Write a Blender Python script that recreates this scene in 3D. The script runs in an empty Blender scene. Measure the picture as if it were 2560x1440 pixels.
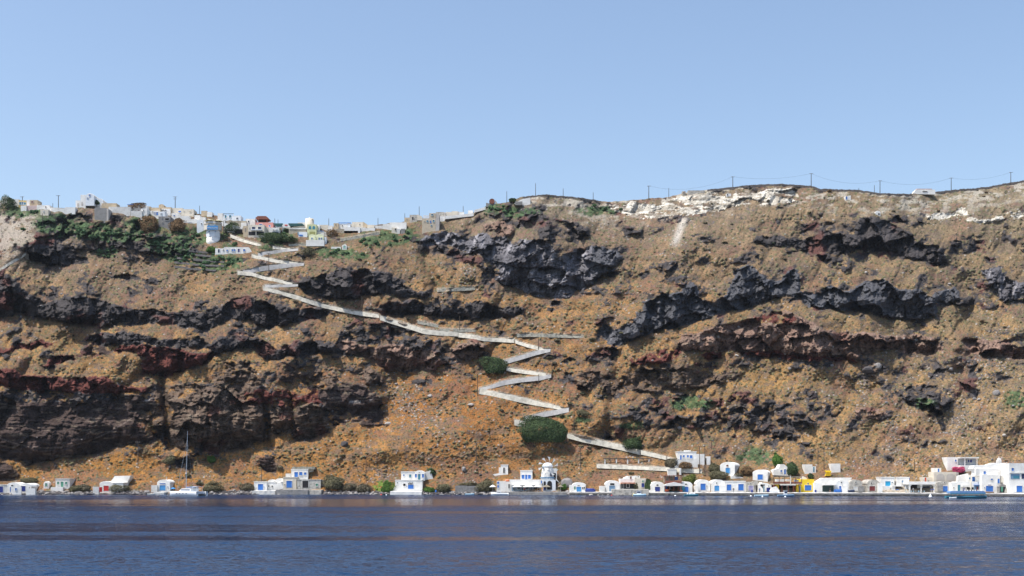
import bpy, bmesh, math, random
import numpy as np
R = math.radians
D = bpy.data
SC = bpy.context.scene
COL = SC.collection
random.seed(7)

# ---------------------------------------------------------------- camera, sky, sun, exposure
FPX, YH, CAMH = 3090.0, 1185.0, 7.4          # focal length and horizon row of the 2560x1440 frame; eye height on the boat deck
cam = D.cameras.new('camera'); co = D.objects.new('camera', cam); COL.objects.link(co)
cam.sensor_width = 36; cam.lens = 36*FPX/2560; cam.shift_y = (YH-720)/2560
cam.clip_start = 0.5; cam.clip_end = 30000
co.location = (0, 0, CAMH); co.rotation_euler = (R(90), 0, 0)
SC.camera = co
SUN_EL, SUN_AZ = R(64), R(-117)              # azimuth from +Y towards +X: sun up, left and a little behind the camera
sd = (math.sin(SUN_AZ)*math.cos(SUN_EL), math.cos(SUN_AZ)*math.cos(SUN_EL), math.sin(SUN_EL))
W = D.worlds.new('World'); SC.world = W; W.use_nodes = True
wn = W.node_tree; wn.nodes.clear()
sky = wn.nodes.new('ShaderNodeTexSky'); sky.sky_type = 'NISHITA'; sky.sun_disc = False
sky.sun_elevation = SUN_EL; sky.sun_rotation = SUN_AZ
sky.altitude = 0; sky.air_density = 1.0; sky.dust_density = 1.7; sky.ozone_density = .7
bg = wn.nodes.new('ShaderNodeBackground'); bg.inputs['Strength'].default_value = 0.145
wo = wn.nodes.new('ShaderNodeOutputWorld')
wn.links.new(sky.outputs[0], bg.inputs[0]); wn.links.new(bg.outputs[0], wo.inputs[0])
sl = D.lights.new('sun', 'SUN'); sl.energy = 4.1; sl.angle = R(0.5); sl.color = (1, .95, .87)
so = D.objects.new('sun', sl); COL.objects.link(so)
from mathutils import Vector, Matrix
so.rotation_euler = Vector(sd).to_track_quat('Z', 'Y').to_euler()
SC.view_settings.view_transform = 'Standard'; SC.view_settings.look = 'None'
SC.view_settings.exposure = 0.48; SC.view_settings.gamma = 1; SC.view_settings.use_curve_mapping = False

# ---------------------------------------------------------------- numpy noise
def _tab(seed): return np.random.RandomState(seed).rand(256, 256)*2-1
def vnoise(x, y, seed):
    t = _tab(seed); xi = np.floor(x).astype(int); yi = np.floor(y).astype(int)
    fx = x-xi; fy = y-yi; fx = fx*fx*fx*(fx*(fx*6-15)+10); fy = fy*fy*fy*(fy*(fy*6-15)+10)
    a = t[yi % 256, xi % 256]; b = t[yi % 256, (xi+1) % 256]; c = t[(yi+1) % 256, xi % 256]; d = t[(yi+1) % 256, (xi+1) % 256]
    return (a*(1-fx)+b*fx)*(1-fy)+(c*(1-fx)+d*fx)*fy
def fbm(x, y, seed, octv=4, gain=.5):
    s = 0; a = 1; n = 0
    for k in range(octv):
        s = s+a*vnoise(x*2**k+17.3*k, y*2**k-9.1*k, seed+k); n += a; a *= gain
    return s/n
def ridged(x, y, seed, octv=4, gain=.55):
    s = 0; a = 1; n = 0
    for k in range(octv):
        s = s+a*(1-2*np.abs(vnoise(x*2**k+7.3*k, y*2**k-3.1*k, seed+k))); n += a; a *= gain
    return s/n
def voro(x, y, seed):
    rs = np.random.RandomState(seed); tx = rs.rand(256, 256); ty = rs.rand(256, 256); tv = rs.rand(256, 256)
    xi = np.floor(x).astype(int); yi = np.floor(y).astype(int)
    f1 = np.full(x.shape, 9.); f2 = np.full(x.shape, 9.); idv = np.zeros(x.shape)
    for dy in (-1, 0, 1):
        for dx in (-1, 0, 1):
            cx = xi+dx; cy = yi+dy
            d = np.hypot(cx+tx[cy % 256, cx % 256]-x, cy+ty[cy % 256, cx % 256]-y)
            new = d < f1
            f2 = np.where(new, f1, np.minimum(f2, d)); idv = np.where(new, tv[cy % 256, cx % 256], idv); f1 = np.where(new, d, f1)
    return f1, f2, idv
def facet(x, y, seed, tilt=1.3):                 # angular blocks: every cell a tilted plane at its own depth
    rs = np.random.RandomState(seed); tx = rs.rand(256, 256); ty = rs.rand(256, 256); tv = rs.rand(256, 256); ga = rs.rand(256, 256)-.5; gb = rs.rand(256, 256)-.25
    xi = np.floor(x).astype(int); yi = np.floor(y).astype(int); f1 = np.full(x.shape, 9.); out = np.zeros(x.shape)
    for dy in (-1, 0, 1):
        for dx in (-1, 0, 1):
            cx = (xi+dx) % 256; cy = (yi+dy) % 256; ex = x-(xi+dx+tx[cy, cx]); ey = y-(yi+dy+ty[cy, cx])
            d = np.hypot(ex, ey); new = d < f1; out = np.where(new, tv[cy, cx]-.5+tilt*(ga[cy, cx]*ex+gb[cy, cx]*ey), out); f1 = np.where(new, d, f1)
    return out
def sstep(a, b, x):
    t = np.clip((x-a)/(b-a), 0, 1); return t*t*(3-2*t)
def blur(a, n):                                # separable box blur, three times
    for _ in range(3):
        for ax in (0, 1):
            p = np.pad(a, [(n, n) if k == ax else (0, 0) for k in (0, 1)], mode='edge')
            c = np.cumsum(p, axis=ax); z = np.zeros_like(np.take(c, [0], axis=ax)); c = np.concatenate([z, c], axis=ax)
            L = a.shape[ax]
            a = (np.take(c, range(2*n+1, 2*n+1+L), axis=ax)-np.take(c, range(0, L), axis=ax))/(2*n+1)
    return a

# ---------------------------------------------------------------- survey of the hillside (angles as read from the deck, in photo pixels)
RIDGE = [(-300,505),(0,510),(60,512),(120,522),(190,519),(250,513),(330,521),(400,529),(480,534),(540,538),(600,553),(680,567),(760,571),(830,572),(900,567),(1000,556),
 (1060,547),(1120,541),(1180,533),(1220,513),(1270,505),(1300,493),(1320,489),(1370,487),(1430,491),(1483,499),(1520,505),(1600,498),(1660,494),(1700,485),(1740,476),
 (1800,472),(1840,466),(1900,461),(1950,460),(2030,465),(2050,472),(2150,475),(2200,484),(2270,485),(2340,479),(2380,475),(2450,470),(2480,466),(2530,457),(2560,452),(2700,450),(2860,462)]
SHORE = [(-300,1236),(0,1236.5),(640,1236),(1280,1237),(1800,1239),(2340,1240.5),(2560,1242),(2860,1243)]
# kinds: 0 black basalt, 1 grey blue lava, 2 red scoria, 3 brown tuff, 4 pinkish lava, 5 white pumice, 6 dark brown tuff
CLIFFS = [
 (0,1,[(65,617),(95,598),(146,604),(172,621),(220,652),(224,660),(172,660),(125,669),(65,647)]),
 (0,1,[(-320,690),(-100,670),(0,680),(21,686),(47,712),(73,733),(108,760),(78,790),(43,785),(0,795),(-320,800)]),
 (0,1,[(108,759),(151,742),(194,738),(241,746),(276,759),(327,768),(375,777),(431,781),(474,777),(517,789),(534,772),(594,742),(620,742),(672,759),(732,772),(797,772),(844,785),(818,789),(758,802),(706,815),(672,820),(637,807),(594,794),(560,807),(517,828),(500,820),(452,815),(409,811),(345,802),(301,811),(258,815),(207,811),(164,807),(125,794),(78,798),(82,772)]),
 (0,1,[(211,845),(258,833),(319,828),(370,837),(388,845),(431,845),(452,854),(495,837),(517,858),(551,845),(612,841),(672,854),(689,876),(732,854),(775,850),(818,858),(860,867),(860,884),(810,880),(732,893),(663,901),(637,876),(594,867),(538,876),(487,867),(409,863),(345,858),(280,863),(241,858)]),
 (2,1,[(-320,880),(0,874),(65,857),(99,850),(146,858),(103,867),(43,876),(0,882),(-320,890)]),
 (2,1,[(103,919),(129,897),(155,886),(185,889),(190,901),(146,908),(120,917)]),
 (2,1,[(280,880),(301,863),(366,865),(413,867),(474,880),(547,880),(517,910),(474,919),(413,945),(388,932),(353,936),(353,910),(366,901),(336,876),(301,884)]),
 (2,1,[(-320,930),(0,923),(43,927),(52,940),(99,940),(151,945),(215,945),(267,945),(293,962),(370,970),(375,979),(301,983),(276,988),(194,988),(108,979),(43,970),(0,966),(-320,970)]),
 (6,1,[(-320,985),(0,979),(86,983),(276,988),(345,988),(388,996),(413,1031),(418,1078),(379,1104),(353,1108),(301,1112),(241,1134),(129,1151),(65,1160),(0,1143),(-320,1150)]),
 (3,1,[(465,966),(508,962),(538,975),(603,966),(637,988),(663,1013),(659,1100),(603,1123),(517,1125),(474,1117),(422,1117),(422,1065),(435,1031),(426,1018),(456,988)]),
 (2,.8,[(603,988),(663,970),(680,983),(710,970),(749,988),(797,966),(844,988),(831,1009),(797,1013),(749,1000),(728,1026),(689,1013),(663,1018),(620,1013)]),
 (3,1,[(741,1013),(775,1005),(805,1018),(823,1048),(818,1082),(775,1102),(741,1100),(732,1056)]),
 (3,1,[(680,1022),(723,1018),(732,1031),(728,1069),(689,1087),(672,1074)]),
 (6,1,[(646,1151),(672,1140),(693,1155),(689,1181),(655,1181)]),
 (6,1,[(-320,1150),(0,1155),(26,1164),(47,1190),(26,1203),(-320,1203)]),
 (0,.7,[(413,1151),(452,1143),(491,1156),(474,1173),(422,1173)]),
 (3,.8,[(345,1040),(395,1010),(410,1035),(412,1075),(370,1095),(350,1080)]),
 (0,.8,[(853,815),(900,802),(965,806),(1000,814),(1036,818),(1050,835),(1073,852),(1107,868),(1130,900),(1090,912),(1050,880),(1000,870),(940,860),(880,862),(845,845)]),
 (4,1,[(850,845),(890,855),(940,870),(990,860),(1040,875),(1080,880),(1120,905),(1090,918),(1028,927),(965,931),(940,910),(915,893),(865,881),(840,868)]),
 (4,1,[(1132,868),(1182,843),(1215,864),(1207,893),(1165,902),(1132,898)]),
 (0,.8,[(1040,600),(1085,590),(1110,610),(1095,632),(1050,628)]),
 (3,1,[(894,923),(923,918),(961,943),(961,964),(919,960)]),
 (6,1,[(790,985),(840,955),(903,960),(953,993),(965,1043),(948,1064),(894,1052),(865,1031),(840,1052),(820,1020)]),
 (0,1,[(745,710),(790,690),(840,673),(890,673),(965,677),(998,706),(1036,727),(1082,727),(1073,743),(1019,743),(965,735),(882,748),(800,742),(760,735)]),
 (0,1,[(932,768),(965,760),(1015,752),(1057,760),(1107,768),(1157,764),(1182,752),(1240,764),(1311,768),(1315,789),(1273,793),(1215,793),(1148,802),(1090,797),(1048,785),(1007,789),(957,785)]),
 (1,1,[(1048,597),(1090,581),(1132,577),(1173,593),(1215,585),(1257,585),(1290,614),(1298,597),(1361,597),(1386,618),(1398,643),(1432,627),(1477,614),(1540,627),(1557,647),(1515,677),(1490,702),(1457,722),(1423,743),(1382,747),(1340,739),(1290,722),(1257,710),(1223,681),(1198,664),(1157,652),(1123,643),(1082,635),(1061,614)]),
 (0,.9,[(1060,615),(1110,612),(1170,630),(1230,650),(1260,690),(1223,681),(1198,664),(1157,652),(1123,643),(1082,635)]),
 (0,.9,[(1160,552),(1215,520),(1270,507),(1310,510),(1290,530),(1230,545),(1185,560)]),
 (0,.9,[(1350,520),(1378,560),(1392,610),(1350,600),(1340,560)]),
 (4,.9,[(1195,570),(1230,553),(1270,548),(1290,575),(1275,592),(1225,592)]),
 (1,1,[(1494,827),(1507,810),(1540,827),(1582,806),(1603,777),(1611,752),(1669,735),(1700,722),(1726,705),(1743,727),(1752,748),(1786,757),(1816,735),(1834,692),(1842,671),(1885,666),(1894,684),(1915,697),(1958,701),(1967,679),(1993,671),(2001,701),(2001,727),(2045,735),(2066,714),(2096,727),(2131,718),(2165,705),(2217,701),(2247,727),(2294,722),(2333,744),(2337,735),(2389,718),(2398,740),(2372,761),(2342,761),(2346,796),(2281,796),(2251,796),(2195,787),(2152,778),(2066,774),(2010,761),(1997,744),(1941,740),(1907,761),(1829,778),(1795,787),(1743,800),(1700,817),(1632,831),(1590,843),(1548,864),(1528,864),(1507,848)]),
 (0,1,[(1872,606),(1894,593),(1958,589),(2010,602),(2066,585),(2131,585),(2148,546),(2187,542),(2238,563),(2281,585),(2286,606),(2346,610),(2372,649),(2367,666),(2324,662),(2260,641),(2195,628),(2148,623),(2113,636),(2057,632),(2010,628),(1976,615),(1915,615)]),
 (0,.9,[(2014,641),(2079,636),(2079,653),(2023,653)]),
 (4,1,[(1700,839),(1743,830),(1808,817),(1864,804),(1894,787),(1958,778),(2001,796),(2036,804),(2053,821),(2109,834),(2152,830),(2217,843),(2260,839),(2303,839),(2337,847),(2359,873),(2320,886),(2260,877),(2208,873),(2174,886),(2131,895),(2066,890),(1980,882),(1894,877),(1838,877),(1786,877),(1743,873),(1700,882)]),
 (2,1,[(1829,880),(1894,878),(2001,884),(2131,897),(2148,903),(2088,903),(1958,896),(1894,891)]),
 (2,1,[(1752,880),(1808,878),(1803,897),(1765,895)]),
 (2,.8,[(1880,790),(1930,782),(1990,800),(1975,812),(1900,808)]),
 (2,.8,[(1560,900),(1640,880),(1700,868),(1700,890),(1640,912),(1570,912)]),
 (0,.9,[(1398,906),(1444,885),(1490,877),(1532,862),(1548,885),(1528,905),(1480,900),(1415,914)]),
 (4,1,[(2406,847),(2458,847),(2518,856),(2560,877),(2870,890),(2870,915),(2560,899),(2497,890),(2423,886)]),
 (1,1,[(2449,679),(2501,662),(2518,701),(2560,705),(2870,700),(2870,740),(2560,735),(2518,752),(2492,748),(2488,718)]),
 (0,.9,[(1808,1015),(1838,977),(1881,981),(1933,1002),(1967,1037),(2001,1028),(2045,1063),(2014,1084),(1967,1101),(1924,1097),(1872,1071),(1812,1080),(1803,1058),(1743,1076),(1700,1067),(1700,1041),(1786,1032)]),
 (0,.9,[(1548,1031),(1590,1022),(1669,1022),(1700,1041),(1700,1067),(1611,1077),(1590,1056)]),
 (0,.8,[(2001,1007),(2066,1007),(2109,1028),(2088,1045),(2023,1028)]),
 (0,.9,[(2212,946),(2243,977),(2286,964),(2337,964),(2372,981),(2385,1007),(2342,1045),(2281,1020),(2238,985)]),
 (0,.9,[(2389,951),(2424,946),(2441,972),(2415,985)]),
 (3,.8,[(2152,925),(2174,908),(2208,912),(2187,946)]),
 (3,.8,[(1560,930),(1640,912),(1720,925),(1860,930),(1840,950),(1780,965),(1700,975),(1600,985),(1555,960)]),
 (3,.9,[(1440,935),(1480,925),(1540,940),(1560,975),(1530,990),(1445,975)]),
 (4,.8,[(2139,1020),(2174,1015),(2217,1037),(2195,1050),(2150,1040)]),
 (5,.6,[(1516,520),(1562,510),(1588,505),(1627,510),(1652,502),(1699,490),(1743,479),(1781,484),(1820,484),(1900,478),(1940,470),(1977,470),(1998,492),(1985,505),(1926,513),(1859,516),(1807,520),(1768,528),(1730,541),(1652,541),(1627,546),(1591,541),(1536,528)]),
 (0,.8,[(1640,545),(1680,538),(1725,545),(1718,560),(1680,570),(1648,562)]),
 (5,.5,[(2312,536),(2390,533),(2403,518),(2431,545),(2467,549),(2531,531),(2600,523),(2600,536),(2524,549),(2477,554),(2431,554),(2397,544),(2359,546),(2312,544)]),
 (5,.5,[(2187,527),(2205,528),(2213,537),(2190,534)]),
 (0,.9,[(95,548),(160,532),(235,530),(300,548),(390,556),(430,598),(500,612),(500,628),(430,642),(330,628),(260,600),(200,592),(150,606),(85,592)]),
 (0,.8,[(1240,525),(1300,515),(1340,540),(1330,570),(1270,560)]),
 (0,.8,[(560,625),(640,640),(600,655),(560,650)]),
 (0,.9,[(170,560),(235,548),(330,548),(350,575),(330,580),(240,570),(180,566)]),
 (0,.7,[(200,585),(300,590),(350,605),(345,618),(240,612)]),
 (0,.7,[(1640,655),(1690,650),(1700,675),(1660,690)]),
 (0,.7,[(1385,545),(1450,560),(1480,590),(1430,605),(1390,590)]),
 (0,.7,[(1560,560),(1610,575),(1600,600),(1570,590)]),
 (0,.6,[(2370,600),(2440,590),(2460,620),(2400,640),(2370,625)]),
 (3,.8,[(560,905),(600,895),(640,930),(660,960),(630,985),(590,975),(555,975),(530,950)]),
 (6,.8,[(690,905),(720,900),(745,930),(730,960),(700,955)]),
 (3,.8,[(745,935),(790,920),(830,925),(850,960),(800,980),(770,965)]),
 (6,.8,[(830,1015),(880,1030),(960,1060),(940,1068),(880,1060),(835,1070),(820,1050)]),
 (3,.7,[(380,985),(430,960),(500,962),(460,1000),(425,1030),(395,1010)]),
 (6,.7,[(200,870),(245,858),(280,880),(250,885)]),
 (0,.8,[(0,985),(100,978),(280,985),(300,1000),(180,1005),(0,1003)]),
 (0,.6,[(270,690),(330,685),(400,700),(385,712),(300,706)]),
]
GREEN = [(200,575,110,22),(300,590,90,14),(420,612,60,26),(450,640,50,22),(540,655,75,24),(270,632,32,10),(690,592,52,18),(690,618,42,10),(950,596,60,22),(1000,590,50,22),(1490,527,50,12),
 (1725,1008,55,20),(1460,1052,24,9),(960,1218,22,16),(575,620,24,14),(840,630,60,16),(140,560,60,30),(60,530,60,14),(370,560,60,26),(470,590,60,30),(1885,1140,50,22),(880,640,40,12),(560,585,50,14),
 (1580,1065,30,10),(1410,1040,26,6),(2310,1010,30,14),(2540,1000,30,24),(1290,530,60,12),(1240,520,50,10),(1545,1040,14,5)]
TALUS = [(0,650,.23,.16,.10),(0,850,.29,.18,.08),(300,680,.25,.165,.10),(300,1150,.37,.185,.055),(0,1210,.32,.17,.06),(700,1150,.35,.18,.06),(950,1100,.32,.165,.06),(1200,1040,.33,.14,.04),
 (1200,1190,.31,.165,.065),(1450,780,.33,.19,.08),(1400,950,.30,.17,.075),(1620,650,.27,.175,.10),(1650,1130,.27,.165,.085),(1900,950,.31,.195,.085),(2100,1120,.32,.205,.10),(2450,1100,.31,.22,.125),
 (2450,800,.28,.205,.12),(2300,650,.27,.19,.11),(1900,560,.25,.18,.11),(2400,500,.28,.235,.165),(1700,480,.31,.265,.20),(70,570,.33,.29,.24),(900,640,.24,.165,.10),(600,710,.26,.175,.11),
 (500,900,.33,.19,.08),(1050,760,.28,.17,.085),(1350,520,.25,.21,.16),(1700,570,.29,.21,.14)]
GULLY = [([(405,950),(424,1110)],10,7),([(655,990),(672,1115)],10,5),([(1545,890),(1530,1000),(1520,1090)],12,4),([(728,1000),(738,1090)],8,4),([(1440,600),(1450,720)],26,5),([(1062,640),(1095,720)],14,8),
 ([(2415,700),(2440,840),(2400,940)],30,7),([(1600,590),(1590,760)],40,4),([(620,700),(600,740)],30,3),([(300,1010),(300,1100)],10,3),([(990,930),(940,1100)],30,4),([(2170,560),(2160,620)],8,4)]
# ---------------------------------------------------------------- paths (x, top of wall, foot of wall)
# material: w whitewashed, g grey; label
PATHS = [
 ('w', 'short whitewashed wall of the path running down behind the low house, just above the grey road', [(576,584,591),(596,592,599),(612,599,604),(632,604,609),(652,610,614)]),
 ('w', 'short cream wall of the path ending at the grey road bend above the village slope', [(682,614,619),(700,617,621),(715,620,624),(730,621,625)]),
 ('g', 'grey wall of the upper road bend behind the low house with blue shutters', [(645,632,639),(668,628,634),(690,625,631),(710,622,627),(745,620,624)]),
 ('w', 'white path wall running right from the low house with blue shutters', [(630,635,642),(660,641,648),(690,647,654),(720,652,658),(746,656,661)]),
 ('g', 'broad grey road wall rising right between two white walls near the terraces', [(608,675,681),(630,670,679),(655,664,675),(690,660,670),(720,657,666),(760,656,661)]),
 ('w', 'white path wall starting at the cactus terraces and running down right', [(594,676,684),(630,680,687),(660,690,696),(700,698,704),(731,707,711)]),
 ('g', 'small grey wall at the bend above the long white diagonal wall', [(662,712,716),(700,710,716),(745,709,713)]),
 ('w', 'long white diagonal path wall running down past the black cliff', [(658,714,723),(700,726,733),(750,740,749),(800,756,765),(850,768,776),(900,778,786),(948,785,792)]),
 ('w', 'cream path wall widening below the dark boulders at mid slope', [(950,787,797),(980,796,807),(1030,810,822),(1060,820,832),(1100,825,836),(1145,829,838)]),
 ('w', 'white path wall between the grey stone terrace and the clifftop boulders', [(1146,829,840),(1180,835,844),(1210,842,850),(1286,846,854)]),
 ('w', 'thin white path wall running down to the hairpin beside the white stone', [(1288,849,855),(1310,856,863),(1345,866,873),(1366,872,876)]),
 ('g', 'grey path wall dropping left from the hairpin to the upper round shrub', [(1376,871,876),(1340,876,885),(1300,887,897),(1258,899,909)]),
 ('w', 'white path wall running right from behind the upper round shrub', [(1266,917,924),(1300,922,930),(1340,929,935),(1372,935,939)]),
 ('g', 'curved grey path wall sweeping left above the longest white wall', [(1378,935,941),(1350,939,948),(1300,944,953),(1260,950,960),(1215,965,972),(1200,968,975)]),
 ('w', 'tall white path wall running right from its blunt left end on the bare slope', [(1197,968,982),(1220,974,985),(1260,981,994),(1300,990,1003),(1340,1000,1011),(1382,1010,1018),(1406,1018,1022)]),
 ('g', 'grey path wall curving down left onto the big round shrub', [(1422,1018,1027),(1390,1022,1034),(1350,1030,1041),(1310,1042,1051)]),
 ('w', 'short blunt white wall at the hairpin left of the big round shrub', [(1286,1047,1060),(1298,1049,1063),(1312,1051,1063)]),
 ('w', 'broad white path wall running down right from the big round shrub', [(1418,1083,1092),(1460,1090,1103),(1500,1098,1111),(1560,1111,1124),(1600,1123,1134)]),
 ('w', 'thin white path wall tapering down to the small house with blue shutters', [(1602,1124,1133),(1650,1136,1143),(1690,1147,1152),(1706,1150,1154)]),
 ('w', 'low stained white wall under the columned pergola', [(1492,1160,1167),(1540,1161,1169),(1600,1164,1171),(1660,1167,1174),(1700,1170,1178),(1755,1173,1180)]),
 ('w', 'white path wall climbing at the far left edge beside the black outcrop', [(-20,682,688),(0,672,677),(15,660,665),(30,651,656),(50,641,645),(65,631,634)]),
]
STONEWALLS = [
 ('grey stone terrace wall below the scree chute', [(1093,720,727),(1115,718,726),(1140,719,725),(1165,715,724),(1187,715,722)], 'g'),
 ('grey rubble terrace wall standing above the cream path wall', [(1044,800,806),(1060,801,809),(1080,807,813),(1095,812,817)], 'g'),
 ('pale stone terrace wall above the path at mid slope', [(1100,818,824),(1130,821,826),(1160,820,827),(1188,822,827)], 's'),
 ('long grey stone terrace wall in the middle of the valley', [(1292,834,840),(1325,830,839),(1360,833,840),(1400,832,841),(1435,836,842),(1458,835,842)], 'g'),
 ('pale stone retaining wall below the yellow green vaulted house', [(722,608,613),(760,607,613),(806,607,612)], 's'),
 ('tan stone retaining wall running up to the clifftop houses', [(852,596,600),(880,590,597),(920,583,589),(948,578,584)], 's'),
]
STONEWALLS = [(a, [(x, b_-(b_-t)*.62, b_) for x, t, b_ in pl], 's' if m_ == 's' else 'q') for a, pl, m_ in STONEWALLS]
TERR = [[(436,620,624),(470,624,628),(520,629,633)], [(438,631,635),(480,635,638),(530,638,642)], [(442,642,646),(500,648,652),(560,653,656)], [(436,653,657),(490,659,663),(560,663,666)], [(436,664,668),(480,670,674),(540,674,677)]]
PATHS = [(m_, lab, [(x, b_-(b_-t)*.84, b_) for x, t, b_ in pl]) for m_, lab, pl in PATHS]
ALLBANDS = [p[2] for p in PATHS]+[s[1] for s in STONEWALLS]

# ---------------------------------------------------------------- buildings, measured on the photo: (name, label, category, foot x, foot y, depth m, turn, parts, extra)
# parts: B box wall with roof slab, X plain box, V vaulted body with roof shell, P outline, w window, d door, v vent
BL = []
def bld(name, label, cat, parts, depth=6, rot=0, foot=None, **kw): BL.append(dict(name=name, label=label, cat=cat, parts=parts, depth=depth, rot=rot, foot=foot, **kw))
V = 'V'; B = 'B'; X = 'X'; P = 'P'
# --- shore, left to right
bld('boathouse', 'grey boathouse with a dark blue door cut off by the left edge', 'boathouse', [(B,-30,16,1213,1232,'gw'),('d',-3,8,1216,1231,'db')], 6)
bld('boathouse', 'left of two joined white vaulted boathouses at the far left, behind low white walls', 'boathouse', [(V,16,51,1207,1217,1232,'w'),('w',25,31,1217,1230,'b'),('v',28,33,1212,1215,'dk')], 8)
bld('boathouse', 'right of two joined white vaulted boathouses at the far left, with a dark blue door', 'boathouse', [(V,52,78,1209,1217,1233,'w'),('d',53,64,1215,1228,'db')], 8)
bld('terrace_wall', 'low white wall standing in front of the left vaulted boathouses', 'wall', [(X,27,53,1217,1232,'w'),('w',38,42,1220,1226,'b')], .5, dy=-3)
bld('terrace_wall', 'stepped white wall with a blue post beside the double boathouse', 'wall', [(X,65,72,1217,1234,'w'),(X,72,88,1221,1233,'w'),(X,74,92,1212,1216,'w')], 1.2, dy=-3)
bld('shrine', 'tiny white round shrine with a green door on the left shore', 'shrine', [(V,109,122,1204,1212,1219,'w'),('d',113,118,1208,1216,'gr')], 2.0)
bld('cottage', 'small whitewashed cottage with green door and two green shutters', 'cottage', [(B,139,174,1198,1220,'gw'),('d',152,159,1204,1217,'gr'),('w',143,148,1204,1211,'gr'),('w',163,168,1204,1211,'gr'),(X,132,162,1218,1222,'w','terrace',-2,-.1)], 6)
bld('boathouse', 'white vaulted boathouse with a bright red door', 'boathouse', [(V,249,282,1204,1211,1230,'w'),(B,282,308,1208,1224,'w'),('d',259,272,1214,1227,'rd'),(P,[(264,1206),(276,1190),(316,1189),(307,1210),(282,1210)],'w','roof_apron',5,9)], 7)
bld('terrace_wall', 'low white wall with two red posts left of the red boathouse door', 'wall', [(X,232,247,1217,1232,'gw'),(X,249,250.5,1218,1230,'rd','post'),(X,252,253.5,1218,1230,'rd','post')], 1, dy=-2)
bld('boathouse', 'white vaulted boathouse with a light blue door and a roof cross beside the catamaran', 'boathouse', [(V,393,425,1200,1208,1227,'w'),('d',399,414,1213,1226,'lb'),('v',399,414,1208,1210.5,'b'),(X,414,415,1192,1201,'w','cross',1,1.2),(X,412.8,416.2,1194.5,1195.6,'w','cross_arm',1,1.2),('v',418,420,1216,1218,'b')], 10, rot=0)
bld('terrace_wall', 'low white block wall left of the light blue boathouse door', 'wall', [(X,378,393,1213,1229,'gw')], 2)
bld('boathouse', 'flat roofed white boathouse with a deep blue door at a stone landing', 'boathouse', [(B,635,667,1205,1228,'w'),('d',645,658,1210,1225,'b'),('v',659,661,1216,1219,'b')], 7)
bld('boathouse', 'low white annex with small square openings and two little vaults', 'boathouse', [(B,667,690,1206,1224,'w'),('v',671,673,1213,1217,'dk'),('v',679,682,1214,1218,'dk'),(V,669,684,1200,1204,1207,'w','vault',1,5),(V,687,707,1197,1203,1216,'w','vault',1,5),(P,[(690,1224),(690,1210),(700,1206),(708,1203),(708,1222)],'w','side_wall',0,3)], 5)
bld('boathouse', 'tall cream boathouse with a blue double door under the upper white house', 'boathouse', [(B,708,741,1194,1222,'c'),('d',716,730,1202,1219,'b'),('v',711,713,1210,1213,'dk'),('v',704,706,1205,1208,'dk')], 6)
bld('house', 'white upper house with blue door and two blue windows under a rough stone roof', 'house', [(B,728,770,1174,1197,'w'),('d',736,745,1180,1193,'b'),('w',748,756,1180,1188,'b'),('w',760,766,1181,1187,'b'),(X,730,786,1167,1173.5,'rs','stone_roof',.5,6),(X,714,727,1184,1196,'gw','parapet'),(X,770,780,1174,1190,'w','side_block',3,6)], 7)
bld('storehouse', 'derelict grey plastered storehouse with a dark double door and green window', 'storehouse', [(B,743,802,1200,1220,'old'),('d',756,771,1202,1219,'dk'),('w',789,795,1209,1215,'gr'),(X,803,812,1200,1219,'gst','stone_wing',1,6)], 6)
bld('house', 'two level white house with vaulted upper room beside the bright green slope', 'house', [(B,988,1056,1201,1229,'w'),('d',1020,1034,1212,1222,'b'),('w',1008,1014,1209,1215,'dk'),('v',1016,1018,1214,1217,'b'),('v',992,995,1206,1208,'dk'),(P,[(978,1231),(988,1214),(988,1231)],'w','buttress',0,2)]+[(P,[(1020+k*4,1211),(1023+k*4,1206),(1024.5+k*4,1206),(1021.5+k*4,1211)],'dk','slat',-.3,-.05) for k in range(3)], 8)
bld('house', 'white vaulted upper room with a teal door above the two level white house', 'house', [(V,1035,1062,1177,1186,1202,'w'),(B,1003,1035,1180,1202,'w'),('d',1045,1051,1185,1199,'te'),('w',1037.5,1042,1185,1194,'b'),('w',1055,1060,1185,1194,'b'),('w',1023,1028,1186,1194,'te'),('v',1008,1011,1186,1190,'b'),('v',1047,1049,1180,1181.5,'dk'),(P,[(1062,1202),(1062,1180),(1075,1176),(1080,1190),(1083,1200)],'w','side_wall',2,7)], 9, ref=(1022,1229,3.5))
bld('ruin_wall', 'dark grey concrete wall of a ruin between shrubs left of the windmill terrace', 'wall', [(X,1138,1168,1214,1232,'gst'),(X,1168.3,1198,1215,1232,'gst'),(X,1196,1202,1217,1232,'dk','doorway',-.05,.1)], 1.2)
bld('stair_house', 'slim white stair tower house with a dark doorway above the taverna', 'house', [(B,1252,1270,1163,1184,'w'),(X,1247,1252,1168.5,1186,'w'),('d',1258,1262,1169,1183,'dk'),(P,[(1232,1186),(1247,1183),(1247,1190),(1238,1191)],'w','landing',0,1.5)], 6)
bld('restaurant', 'long white restaurant building with terrace roof under the windmill', 'restaurant', [(X,1242,1263,1203,1227,'w'),(X,1263.2,1356,1199,1227,'w'),('w',1243,1247.5,1204,1210,'b'),('w',1243,1247.5,1213,1219,'b'),('v',1271,1274,1210,1221,'dk'),(X,1279,1347,1213.5,1228,'gb','interior_shade_front',-.05,.1),(X,1278,1348,1211,1213.4,'can','awning',-1.6,-.02),('w',1352,1355,1201,1209,'b'),('d',1283,1287,1214,1226,'lb'),('w',1292,1300,1215,1223,'dk'),('d',1304,1308,1214,1226,'lb'),('w',1313,1322,1215,1223,'dk'),('d',1326,1330,1214,1226,'lb'),('w',1334,1344,1215,1223,'dk')], 8, ref=(1300,1229,1.5))  # grey-blue front panel paints the dim interior shade below the awning
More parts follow.
